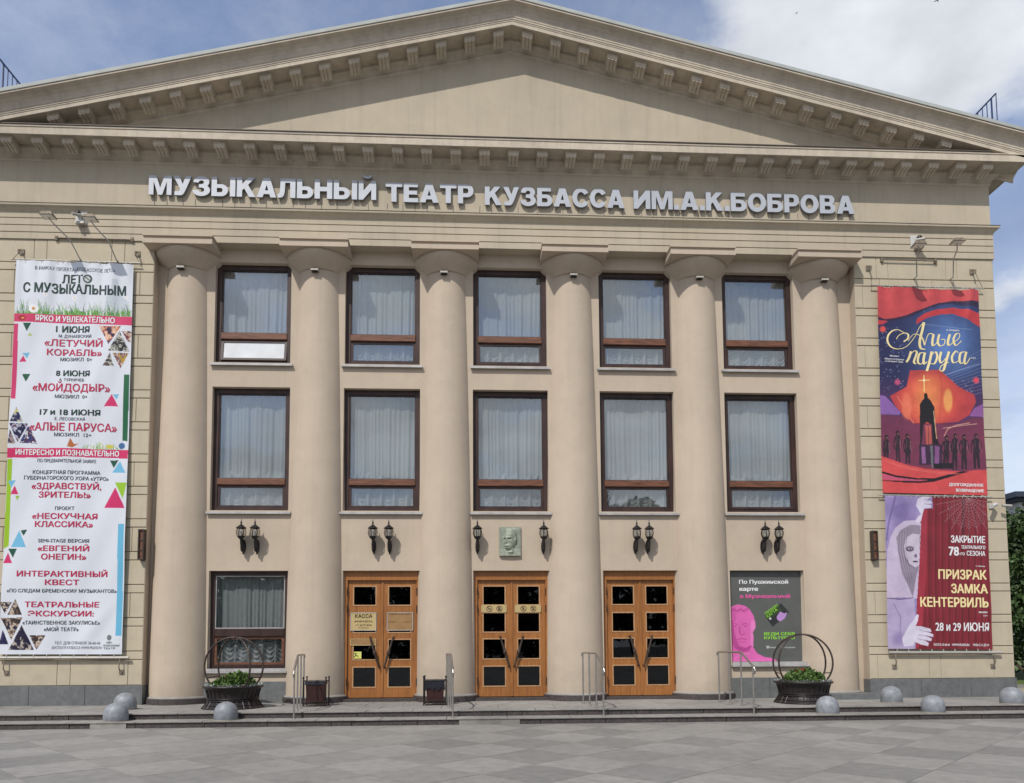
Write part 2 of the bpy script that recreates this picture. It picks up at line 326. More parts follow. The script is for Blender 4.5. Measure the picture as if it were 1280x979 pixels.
# entrance platform and steps
core = MB(); core.box(-16, 15.5, YU + .06, 3.0, ZG - .04, ZP - .022); core.box(-16, 15.5, YL + .06, YU + .06, ZG - .04, ZS - .022)
steps = structure(core.build('entrance_steps', M['mortar']))
def run_blocks(y0, y1, z0, z1, widths, mt, nm, jit=.004):
    x = -15.9; meshes = {}
    while x < 15.4:
        w = random.choice(widths) * random.uniform(.96, 1.04); x1 = min(x + w, 15.5)
        q = MB(); q.box(x + .006, x1 - .006, y0 + random.uniform(-jit, jit), y1, z0, z1 + random.uniform(-.002, .002)); q.build(nm, mt, steps); x = x1
run_blocks(YL + .015, YL + .10, ZG - .03, ZS - .020, [.75, 1.2, 1.2, 1.5, .38], M['granite_dark'], 'riser_block')
run_blocks(YL - .012, YU + .05, ZS - .018, ZS, [1.2, 1.2, .9], M['tread'], 'tread_slab')
run_blocks(YU + .015, YU + .10, ZS - .0, ZP - .020, [.3, 1.1, 1.5, .9, .3], M['granite_dark'], 'riser_block')
run_blocks(YU - .012, YU + .45, ZP - .018, ZP, [1.2, 1.2, .9], M['tread'], 'tread_slab')
for j, (ya, yb) in enumerate(((YU + .454, YU + 1.25), (YU + 1.254, YU + 2.05), (YU + 2.054, .5))):
    run_blocks(ya, yb, ZP - .020, ZP - .002, [.8, .8, .8, 1.6] if j else [1.2], M['tread'], 'platform_slab', 0)
# two repaired riser pieces in light stone
for x0, x1 in ((-7.95, -7.3), (-1.15, 0.0)):
    q = MB(); q.box(x0, x1, YL - .002, YL + .02, ZG, ZS - .022); q.build('riser_block', M['tread'], steps, label='pale patched riser stone')
# surroundings on the right
q = MB(); q.box(15.5, 60, 6.0, 60, ZG - .05, ZG + .10); structure(q.build('lawn', M['grass']))
q = MB(); q.box(15.5, 60, 5.8, 5.995, ZG - .05, ZG + .12); structure(q.build('kerb', M['tread']))
q = MB(); q.box(-80, -15.9, 5.0, 60, ZG - .05, ZG + .10); structure(q.build('lawn', M['grass']))

# ------------------------------------------------------------------ theatre
TH = thing('theatre_building', 'beige classical theatre with six engaged columns under a wide pediment', 'theatre')
def wall_openings(mb, x0, x1, z0, z1, ops, yf, yb):
    xs = sorted({x0, x1, *[v for o in ops for v in o[:2]]}); zs = sorted({z0, z1, *[v for o in ops for v in o[2:]]})
    def solid(i, j):
        if i < 0 or j < 0 or i >= len(xs) - 1 or j >= len(zs) - 1: return False
        cx, cz = (xs[i] + xs[i + 1]) / 2, (zs[j] + zs[j + 1]) / 2
        return not any(a < cx < b and c < cz < d for a, b, c, d in ops)
    for i in range(len(xs) - 1):
        for j in range(len(zs) - 1):
            if not solid(i, j): continue
            a, b, c, d = xs[i], xs[i + 1], zs[j], zs[j + 1]
            mb.add([(a, yf, c), (b, yf, c), (b, yf, d), (a, yf, d)], [(0, 1, 2, 3)]); mb.add([(a, yb, c), (b, yb, c), (b, yb, d), (a, yb, d)], [(3, 2, 1, 0)])
            if not solid(i - 1, j): mb.add([(a, yf, c), (a, yf, d), (a, yb, d), (a, yb, c)], [(0, 1, 2, 3)])
            if not solid(i + 1, j): mb.add([(b, yf, c), (b, yb, c), (b, yb, d), (b, yf, d)], [(0, 1, 2, 3)])
            if not solid(i, j - 1): mb.add([(a, yf, c), (a, yb, c), (b, yb, c), (b, yf, c)], [(0, 1, 2, 3)])
            if not solid(i, j + 1): mb.add([(a, yf, d), (b, yf, d), (b, yb, d), (a, yb, d)], [(0, 1, 2, 3)])
WU, WL, WG = 1.746, 1.767, 1.769
ZU, ZL, ZGW, ZD = (7.763, 10.161), (4.298, 7.184), (0.70, 2.911), (ZP - .03, 2.911)
CXS = (-6, -3, 0, 3, 6)
ops = []
for c in CXS:
    ops.append((c - WU / 2, c + WU / 2, *ZU)); ops.append((c - WL / 2, c + WL / 2, *ZL))
    ops.append((c - WG / 2 + (.02 if c else 0), c + WG / 2 + (.02 if c else 0), *(ZGW if abs(c) == 6 else (ZP - .03, 2.911))))
w = MB(); wall_openings(w, -8.19, 8.29, ZP - .1, 10.47, ops, 0, .42)
fw_ = w.build('facade_wall', M['stucco'], TH)
# bay plinths (granite panels under the ground windows)
for x0, x1 in ((-6.93, -5.05), (5.08, 6.92)):
    for k in range(2):
        q = MB(); a = x0 + (x1 - x0) * k / 2; b = x0 + (x1 - x0) * (k + 1) / 2; q.box(a + .003, b - .003, -.035, .02, ZP - .03, .405, bev=.006); q.build('granite_panel', M['granite'], fw_)
# dark interior shell
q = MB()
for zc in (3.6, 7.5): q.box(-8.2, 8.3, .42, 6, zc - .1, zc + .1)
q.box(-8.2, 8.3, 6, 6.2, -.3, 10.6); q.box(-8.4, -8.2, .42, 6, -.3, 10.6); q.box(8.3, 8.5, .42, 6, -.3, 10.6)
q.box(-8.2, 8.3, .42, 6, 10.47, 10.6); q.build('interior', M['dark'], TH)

# pavilions with rusticated courses
joints = []
for k in range(13): joints += [.918 + .7354 * k, .918 + .7354 * k + .188]
levels = [.358] + joints + [10.472]
for sgn in (-1, 1):
    xi = -8.165 if sgn < 0 else 8.277
    a, b = sorted((xi, sgn * XE)); q = MB(); q.box(a, b, -F + .022, 14, ZP - .3, 10.47)
    if sgn < 0: pass
    pv = q.build('pavilion_wall', M['mortar'], TH)
    for ci in range(len(levels) - 1):
        z0, z1 = levels[ci], levels[ci + 1]; tall = (z1 - z0) > .3; par = (ci // 2) % 2
        if tall: js = (8.83, 9.12, 10.56, 10.84) if par == 1 else (8.47, 9.70, 9.98, 11.25)
        else: js = (9.6, 10.9) if par else (8.9, 10.2)
        xs = [abs(xi)] + list(js) + [XE]
        for i in range(len(xs) - 1):
            u0, u1 = xs[i], xs[i + 1]
            g0 = .002 if i == 0 else .0035; g1 = 0 if i == len(xs) - 2 else .0035
            p0, p1 = sorted((sgn * (u0 + g0), sgn * (u1 - g1)))
            q = MB(); d = random.uniform(-.002, .002); q.box(p0, p1, -F + d, -F + .06, z0 + .009, z1 - .009 if z1 < 10.4 else z1, bev=.008); q.build('stone_block', M['stucco_pav'], pv)
    # outer and inner returns
    q = MB(); q.box(sgn * XE - (.0 if sgn > 0 else .022), sgn * XE + (.022 if sgn > 0 else 0), -F + .03, 14, .36, 10.47); q.build('return_wall', M['stucco_pav'], pv)
    q = MB(); xr = xi + (.004 if sgn < 0 else -.004); p0, p1 = sorted((xi, xr)); q.box(p0, p1, -F + .004, .0, ZP, 10.47); q.build('return_wall', M['stucco'], pv)
    # plinth slabs
    x = a
    while x < b - .01:
        x1 = min(x + 1.19, b)
        q = MB(); q.box(x + .003, x1 - .003, -F - .03, -F + .02, ZP - .03, .357, bev=.006); q.build('plinth_slab', M['granite'], pv); x = x1
    q = MB(); p0, p1 = sorted((xi - sgn * .02, xi + sgn * .02)); q.box(p0, p1, -F - .024, 0, ZP - .03, .355); q.build('plinth_slab', M['granite'], pv)
    q = MB(); p0, p1 = sorted((sgn * XE, sgn * (XE + .025))); q.box(p0, p1, -F - .03, 14, ZG - .03, .357); q.build('plinth_slab', M['granite'], pv)

# sweep path along the front and the two sides
XB = XE - F
path = [(-XB, 14), (-XB, 0), (XB, 0), (XB, 14)]
def notch(z): return [(.30, z - .011), (.262, z - .009), (.262, z + .009), (.30, z + .011)]
prof = [(.0, 10.47), (.30, 10.47)] + notch(10.626) + notch(10.792) + notch(10.958) + [(.30, 11.10), (.315, 11.115), (.34, 11.15), (.375, 11.19), (.405, 11.205), (.41, 11.22), (.41, 11.248), (.27, 11.27)]
ent = MB(); ent.sweep(path, prof); architrave = ent.build('architrave', M['stucco_top'], TH)
fr = MB(); fr.sweep(path, [(.27, 11.265), (.27, 12.315), (.285, 12.325)]); frieze = fr.build('frieze', M['stucco_top'], TH)
fl = MB(); fl.sweep(path, [(.25, 11.262), (.415, 11.25), (.42, 11.255), (.42, 11.262), (.25, 11.285)]); fl.build('ledge_flashing', M['flash'], TH)
cp = [(.285, 12.325), (.30, 12.35), (.30, 12.41), (.33, 12.45), (.38, 12.49), (.42, 12.51), (.44, 12.53), (.44, 12.60), (.80, 12.60), (.815, 12.585), (.84, 12.585), (.84, 12.748), (.855, 12.752), (.855, 12.772), (.0, 12.80)]
cn = MB(); cn.sweep(path, cp); cornice = cn.build('cornice', M['cornice'], TH)
q = MB(); q.box(-11.45, 11.45, -.80, -.5, 12.79, 12.842); q.box(-11.45, 11.45, -.815, -.79, 12.843, 12.857); q.build('flashing', M['flash'], cornice)
def modillion_mesh(shear=0.0):
    q = MB(); hw = .125
    pr = [(-.44, 0), (-.745, 0), (-.745, -.11), (-.725, -.13), (-.66, -.135), (-.58, -.145), (-.51, -.17), (-.46, -.205), (-.44, -.215)]
    n = len(pr); vs = [(-hw, y, z - shear * hw) for y, z in pr] + [(hw, y, z + shear * hw) for y, z in pr]
    q.add(vs, [tuple(range(n)), tuple(reversed(range(n, 2 * n)))] + [(i, i + n, (i + 1) % n + n, (i + 1) % n) for i in range(n)])
    for k in (-1, 0, 1):   # raised ribs underneath
        c = k * .078; q.add([(c + a_, y_, z_ + shear * (c + a_)) for a_ in (-.028, .028) for y_, z_ in ((-.735, -.10), (-.735, -.145), (-.58, -.16), (-.47, -.215), (-.47, -.15))], [(0, 1, 2, 3, 4), (9, 8, 7, 6, 5), (0, 5, 6, 1), (1, 6, 7, 2), (2, 7, 8, 3), (3, 8, 9, 4), (4, 9, 5, 0)])
    q.box(-hw - .015, hw + .015, -.76, -.44, -.03, -.001, shear=shear)
    return q
XC = .067
o = modillion_mesh().build('modillion', M['cornice'], cornice); mm = o.data; bpy.data.objects.remove(o)
for i in range(-18, 18):
    x = XC + .667 * i
    if abs(x) < 11.95: link('modillion', mm, cornice, (x, 0, 12.598))

# pediment
SL = .2365; APX = .045; ZAP = 15.576
Lz = lambda x: ZAP - SL * abs(x - APX)
q = MB(); zb = 12.75
q.add([(-XE, -F, zb), (XE, -F, zb), (XE, -F, Lz(XE) + .1), (APX, -F, ZAP + .1), (-XE, -F, Lz(-XE) + .1)], [(0, 1, 2, 3, 4)])
ped = q.build('pediment', M['stucco_top'], TH)
rp = [(.27, -.245), (.285, -.235), (.30, -.20), (.30, -.15), (.35, -.10), (.41, -.07), (.44, -.05), (.44, .015), (.80, .015), (.815, 0), (.84, 0), (.84, .085), (.85, .09), (.85, .12), (.862, .124), (.862, .165), (.872, .17), (.876, .25), (.90, .32), (.955, .38), (1.03, .412), (1.055, .42), (1.055, .458), (1.02, .47), (0, .50)]
for sgn in (-1, 1):
    q = MB(); xe = sgn * (XE + .62); steps_x = 20; n = len(rp)
    vs = []
    for i in range(steps_x + 1):
        x = APX + (xe - APX) * i / steps_x
        wob = .002 * math.sin(i * 1.9 + sgn) if 0 < i < steps_x else 0
        for d, zz_ in rp: vs.append((x, -d, Lz(x) + zz_ + wob))
    fs = [(i * n + j, (i + 1) * n + j, (i + 1) * n + j + 1, i * n + j + 1) if sgn > 0 else (i * n + j, i * n + j + 1, (i + 1) * n + j + 1, (i + 1) * n + j) for i in range(steps_x) for j in range(n - 1)]
    fs.append(tuple(steps_x * n + j for j in range(n)))
    q.add(vs, fs); rk = q.build('raking_cornice', M['cornice'], TH)
    q = MB()
    def strip(d0, d1, z0, z1):
        pts = [(APX, z0), (xe + sgn * .03, z0)]
        for (xa, xb_) in ((APX, xe + sgn * .03),):
            v = [(xa, -d0, Lz(xa) + z0), (xb_, -d0, Lz(xb_) + z0), (xb_, -d0, Lz(xb_) + z1), (xa, -d0, Lz(xa) + z1), (xa, -d1, Lz(xa) + z0), (xb_, -d1, Lz(xb_) + z0), (xb_, -d1, Lz(xb_) + z1), (xa, -d1, Lz(xa) + z1)]
            q.add(v, [(0, 1, 2, 3), (7, 6, 5, 4), (0, 4, 5, 1), (3, 2, 6, 7), (1, 5, 6, 2), (0, 3, 7, 4)])
    strip(1.067, .9, .460, .476); q.build('drip_edge', M['flash'], rk)
    q = MB(); strip(1.06, .5, .478, .56); q.build('verge_sheet', M['roofmetal'], rk)
    q = MB(); o = modillion_mesh(-sgn * SL).build('modillion', M['cornice'], rk); mm2 = o.data; bpy.data.objects.remove(o)
    for k in range(16):
        x = XC + sgn * (.337 + .667 * k)
        if Lz(x) - .215 > 12.80: link('modillion', mm2, rk, (x, 0, Lz(x) + .012))
# roof and rear volume
q = MB(); ex = XE + .6
q.add([(-ex, -.7, Lz(-ex) + .54), (APX, -.7, ZAP + .54), (ex, -.7, Lz(ex) + .54), (-ex, 14, Lz(-ex) + .54), (APX, 14, ZAP + .54), (ex, 14, Lz(ex) + .54), (-ex, 14, 12.8), (ex, 14, 12.8), (-ex, -.7, Lz(-ex) + .38), (ex, -.7, Lz(ex) + .38)], [(0, 1, 4, 3), (1, 2, 5, 4), (3, 4, 5, 7, 6), (0, 3, 6, 8), (2, 9, 7, 5)])
q.build('roof', M['roofmetal'], TH)
q = MB(); q.box(-XE + .02, XE - .02, 13.9, 14, -.3, 12.8); q.build('rear_wall', M['stucco_pav'], TH)

# columns
YC = .32; ZA = 10.26
COLX = (-7.52, -4.487, -1.51, 1.49, 4.494, 7.53)
def rsh(t): return .706 - .158 * (t ** 1.35)     # gentle taper
base_me = None
for ci, cx in enumerate(COLX):
    q = MB(); pr = [(rsh(i / 16.), .075 + (9.93 - .075) * i / 16.) for i in range(17)]
    q.lathe(pr, 56, (0, YC, 0), capb=False, capt=False); col = q.build('column', M['stucco'], TH, (cx, 0, 0), smooth=50)
    q = MB(); pr = [(.47, 9.925), (.54, 9.932), (.56, 9.955), (.585, 9.985), (.64, 10.03), (.71, 10.09), (.765, 10.15), (.80, 10.205), (.806, 10.235), (.80, 10.258)]
    q.lathe(pr, 56, (0, YC, 0), sy=1.11, capb=False, capt=False)
    o = q.build('capital', M['stucco'], col, smooth=40)
    q = MB(); q.box(-.77, .77, -.62, 0, ZA, ZA + .105); q.box(-.755, .755, -.585, 0, ZA + .105, 10.43); q.box(-.775, .775, -.625, 0, 10.43, 10.468); q.build('abacus', M['stucco'], col)
    q = MB(); gcol = ci == 5
    q.lathe([(.775, ZP - .02), (.775, .045), (.755, .058), (.72, .06)], 48, (0, YC, 0), capb=False, capt=False) if not gcol else q.box(-.66, .70, -.72, 0, ZP - .02, .055)
    q.build('base_ring', M['granite_dark'] if not gcol else M['granite'], col, smooth=30, label=None if not gcol else 'pale grey base step of the rightmost column')
    q = MB(); q.lathe([(.742, .06), (.73, .085), (.703, .10)], 48, (0, YC, 0), capb=False, capt=False); q.build('base_fillet', M['tread'], col, smooth=60)
    # small uplight body near the neck
    t = thing('floodlight', 'small white floodlight under the capital of the %s column' % ('leftmost', 'second', 'third', 'fourth', 'fifth', 'rightmost')[ci], 'light', (cx - .04 if ci < 3 else cx, YC - .548 + .02, 9.84), group='small lights below the capitals')
    q = MB(); q.box(-.085, .085, -.13, -.02, .0, .045); q.build('housing', M['spot'], t); q = MB(); q.box(-.07, .07, -.14, -.03, -.012, .0); q.build('lens', M['iron'], t)
    q = MB(); q.box(-.02, .02, -.03, .03, .01, .04); q.build('bracket', M['iron'], t)

# windows --------------------------------------------------------------
def curtain(w, z0, z1, swag, seed, nx=150, dense=1.0, gaps=()):
    r = random.Random(seed); nz = 70; ph = [r.uniform(0, 6) for _ in range(6)]
    X = np.linspace(-w / 2, w / 2, nx); Z = np.linspace(z0, z1, nz); XX, ZZ = np.meshgrid(X, Z)
    h0 = (ZZ - z0) / (z1 - z0); warp = .05 * np.sin(2.1 * XX + ph[1]) + .03 * np.sin(5.3 * XX + ph[4]); Xw = XX * (1 + .06 * (1 - h0)) + warp
    def pleat(k, p, sharp): return 1 - np.abs(np.sin(k * Xw + p)) ** sharp
    y = .045 * pleat(11 * dense, ph[0], .6) + .035 * pleat(19.7 * dense, ph[2], .7) + .012 * np.sin(61 * Xw + ph[3]) + .02 * np.sin(6 * XX + ph[5] + .5 * ZZ)
    y = y * (.55 + .6 * (1 - h0))
    if swag > z0:
        cw = .30; u = (XX + w / 2 + .1 * (seed % 3)) / cw; t = u % 1 * 2 - 1; var = np.sin(np.floor(u) * 2.7 + seed)
        zq = ZZ - (.16 + .03 * var) * t ** 2
        ys = .030 * np.sin(zq * 2 * PI / (.105 + .01 * var)) * (1 - t ** 4) - .075 * np.abs(t) ** 3 + .01 * np.sin(40 * XX)
        edge = swag + .10 * np.abs(t) ** 2 + .04 * var; k = np.clip((edge - ZZ) / .06, 0, 1); y = y * (1 - k) + (ys + .02) * k
    vs = np.stack([XX, y, ZZ], -1).reshape(-1, 3).tolist()
    fs = [(j * nx + i, j * nx + i + 1, (j + 1) * nx + i + 1, (j + 1) * nx + i) for j in range(nz - 1) for i in range(nx - 1)]
    q = MB(); q.add(vs, fs); return q
def window(cx, w, z0, z1, t0, t1, seed, tilt=0, fr=.11, sill=True, curt=(1, 1), gw=False):
    y0 = .13; q = MB(); hw = w / 2 - .001
    q.box(-hw, -hw + fr, y0, y0 + .10, z0, z1); q.box(hw - fr, hw, y0, y0 + .10, z0, z1)
    q.box(-hw + fr, hw - fr, y0, y0 + .10, z1 - fr, z1); q.box(-hw + fr, hw - fr, y0, y0 + .10, z0, z0 + fr * .8)
    wd = q.build('window', M['brown'], TH, (cx, 0, 0))
    q = MB(); q.box(-hw + fr + .001, hw - fr - .001, y0 - .025, y0 + .09, t0, t1, bev=.01); q.build('transom', M['brown_red'] if not gw else M['brown'], wd)
    bead = MB()
    def beadrect(a, b, c, d, m=.022):
        bead.box(a, a + m, y0 + .02, y0 + .05, c, d); bead.box(b - m, b, y0 + .02, y0 + .05, c, d); bead.box(a + m, b - m, y0 + .02, y0 + .05, d - m, d); bead.box(a + m, b - m, y0 + .02, y0 + .05, c, c + m)
    beadrect(-hw + fr + .001, hw - fr - .001, t1 + .001, z1 - fr - .001)
    bead.build('glazing_bead', M['brown'] if not gw else M['sill'], wd)
    q = MB(); q.box(-hw + fr, hw - fr, y0 + .055, y0 + .063, t1, z1 - fr); q.build('pane', M['glass'], wd)
    # lower sash, some of them tilted open at the bottom
    zs0 = z0 + fr * .8; sh = t0 - zs0; q = MB(); a, b = -hw + fr + .004, hw - fr - .004
    q.box(a, a + .055, 0, .05, -sh + .004, -.003); q.box(b - .055, b, 0, .05, -sh + .004, -.003); q.box(a + .055, b - .055, 0, .05, -.06, -.003); q.box(a + .055, b - .055, 0, .05, -sh + .004, -sh + .055)
    s = q.build('sash', M['brown'] if not gw else M['brown_red'], wd, (0, y0 + .02, t0)); tilt_ = -.12 if tilt > .25 else tilt; s.rotation_euler[0] = tilt_
    q = MB(); q.box(a + .05, b - .05, .022, .03, -sh + .05, -.055); p = q.build('pane', M['glare'] if tilt > .25 else M['glass'], wd, (0, y0 + .02, t0)); p.rotation_euler[0] = -.12 if tilt > .25 else tilt  # first upper window: painted reflection instead of clear glass
    if sill:
        q = MB(); q.box(-hw - .07, hw + .07, -.075, y0, z0 - .065, z0 - .042); q.box(-hw - .07, hw + .07, -.08, -.06, z0 - .09, z0 - .042); q.box(-hw, hw, .0, y0, z0 - .042, z0 - .002) if False else None
        q.build('sill', M['sill'], wd)
    if curt:
        q = curtain(w - .1, z0 + .02, z1 - .05, curt[0], seed, dense=curt[1]); q.build('curtain', M['curtain'], wd, (0, .295, 0), smooth=180)
    return wd
names = {}
for i, c in enumerate(CXS):
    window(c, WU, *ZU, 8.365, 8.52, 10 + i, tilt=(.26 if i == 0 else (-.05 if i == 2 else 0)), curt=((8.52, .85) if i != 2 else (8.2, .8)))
    window(c, WL, *ZL, 4.915, 5.06, 30 + i, tilt=(-.07 if i == 4 else 0), curt=(5.15, .6 + .13 * (i % 3)))
window(-6.0 + .02, WG, .70, 2.911, 1.42, 1.60, 55, fr=.10, sill=False, curt=(1.5, .7), gw=True)
q = MB(); q.box(-.89, .93, -.09, .13, .60, .635); q.box(-.86, .90, -.03, .13, .637, .70); q.build('sill', M['sill'], TH.children[0] if False else fw_, (-6.0, 0, 0))
q = MB(); q.box(-.89, .95, -.09, .13, .66, .695); q.box(-.86, .90, -.03, .13, .697, .77); q.build('sill', M['sill'], fw_, (6.0, 0, 0))
q = MB(); q.box(-.86, .90, .13, .2, .70, 2.911); q.build('boarded_window', M['dark'], fw_, (6.0, 0, 0))

# doors ----------------------------------------------------------------
ZT = 0.0
def door(cx, plates):
    hw = WG / 2 - .001; q = MB(); y0 = .10
    q.box(-hw, -.79, y0, y0 + .16, ZT, 2.91); q.box(.79, hw, y0, y0 + .16, ZT, 2.91); q.box(-.79, .79, y0, y0 + .16, 2.725, 2.91)
    q.box(-.80, .80, y0 - .015, y0, 2.70, 2.735); d = q.build('door', M['wood'], TH, (cx, 0, 0))
    q = MB(); q.box(-hw, hw, -.06, y0 + .16, ZP - .02, ZT - .002); q.build('threshold', M['granite_dark'], d)
    for sg in (-1, 1):
        yl = y0 + .05; q = MB()
        xa, xb_ = sg * .012, sg * .786; x0, x1 = min(xa, xb_), max(xa, xb_)
        pa, pb = sorted((sg * .15, sg * .65)); rows = [(.254, .70), (.88, 1.33), (1.50, 1.93), (2.13, 2.555)]
        wall_openings(q, x0, x1, .012, 2.722, [(pa, pb, a, b) for a, b in rows], yl, yl + .055)
        if sg > 0: q.box(-.012, .03, yl - .02, yl - .0005, .02, 2.715)
        lf = q.build('door_leaf', M['wood'], d)
        q = MB()
        for a, b in rows:
            m = .022; q.box(pa - m, pa + .004, yl - .008, yl + .02, a - m, b + m); q.box(pb - .004, pb + m, yl - .008, yl + .02, a - m, b + m)
            q.box(pa + .004, pb - .004, yl - .008, yl + .02, a - m, a + .004); q.box(pa + .004, pb - .004, yl - .008, yl + .02, b - .004, b + m)
        q.build('moulding', M['wood_lt'], d)
        for a, b in rows:
            q = MB(); q.box(pa, pb, yl + .025, yl + .032, a, b); q.build('pane', M['doorglass'], d)
        q = MB()
        p0, p1 = Vector((sg * .27, yl - .085, 1.41)), Vector((sg * .055, yl - .085, .68))
        pt_ = [p0.lerp(p1, k / 8) for k in range(9)]; q.tube(pt_, [.014, .02, .024, .026, .034, .026, .024, .02, .014], 10)
        for t_ in (.04, .96):
            p = p0.lerp(p1, t_); q.tube([p, Vector((p.x, yl, p.z))], .012, 8); q.lathe([(.0, 0), (.03, 0), (.03, .012), (.0, .012)], 10, (p.x, yl - .01, p.z - .006))
        p = p0.lerp(p1, .52); q.lathe([(.026, -.05), (.04, -.03), (.04, .03), (.026, .05)], 10, tuple(p)); q.build('handle', M['bronze'], d, smooth=40)
        q = MB()
        for zh in (.28, 1.95, 2.35): q.tube([(sg * .792, y0 - .012, zh), (sg * .792, y0 - .012, zh + .17)], .011, 8)
        q.build('hinge', M['bronze'], d)
    return d
for c in (-3, 0, 3): door(c + (.02 if c else .0) - .0, None)

# ------------------------------------------------------------------ text
_tc = {}
def text_geo(s, bold=0.0, extrude=0.0, res=3, space=1.0):
    key = (s, bold, extrude, res, space)
    if key in _tc: return _tc[key]
    cu = bpy.data.curves.new('t', 'FONT'); cu.body = s; cu.size = 1; cu.offset = bold; cu.extrude = extrude; cu.resolution_u = res; cu.space_character = space; cu.fill_mode = 'BOTH' if extrude else 'FRONT'
    ob = bpy.data.objects.new('t', cu); COL.objects.link(ob); bpy.context.view_layer.update()
    me = bpy.data.meshes.new_from_object(ob.evaluated_get(bpy.context.evaluated_depsgraph_get()))
    v = np.empty(len(me.vertices) * 3); me.vertices.foreach_get('co', v); v = v.reshape(-1, 3); f = [tuple(p.vertices) for p in me.polygons]
    bpy.data.objects.remove(ob); bpy.data.curves.remove(cu); bpy.data.meshes.remove(me)
    _tc[key] = (v, f); return _tc[key]
def fit_text(s, x0, x1, z0, z1, bold=0.0, space=1.0, capfit=None):
    """flat text fitted to a rectangle; returns list of (x,z), faces. capfit: a caps string giving the vertical fit"""
    v, f = text_geo(s, 0.0, 0, 3, space)
    ref = v if capfit is None else text_geo(capfit, 0.0)[0]
    a, b = v[:, 0].min(), v[:, 0].max(); c, d = ref[:, 1].min(), ref[:, 1].max()
    X = x0 + (v[:, 0] - a) / (b - a) * (x1 - x0); Z = z0 + (v[:, 1] - c) / (d - c) * (z1 - z0)
    if bold:      # heavier strokes: the outline repeated a little to each side
        sx, sz = bold * (x1 - x0) / (b - a), bold * .6 * (z1 - z0) / (d - c); XX, ZZ, FF = [], [], []
        for k, (dx, dz) in enumerate(((-1, -1), (1, -1), (-1, 1), (1, 1))):
            XX.append(X + dx * sx); ZZ.append(Z + dz * sz); FF += [tuple(i + k * len(X) for i in fc) for fc in f]
        return np.concatenate(XX), np.concatenate(ZZ), FF
    return X, Z, f

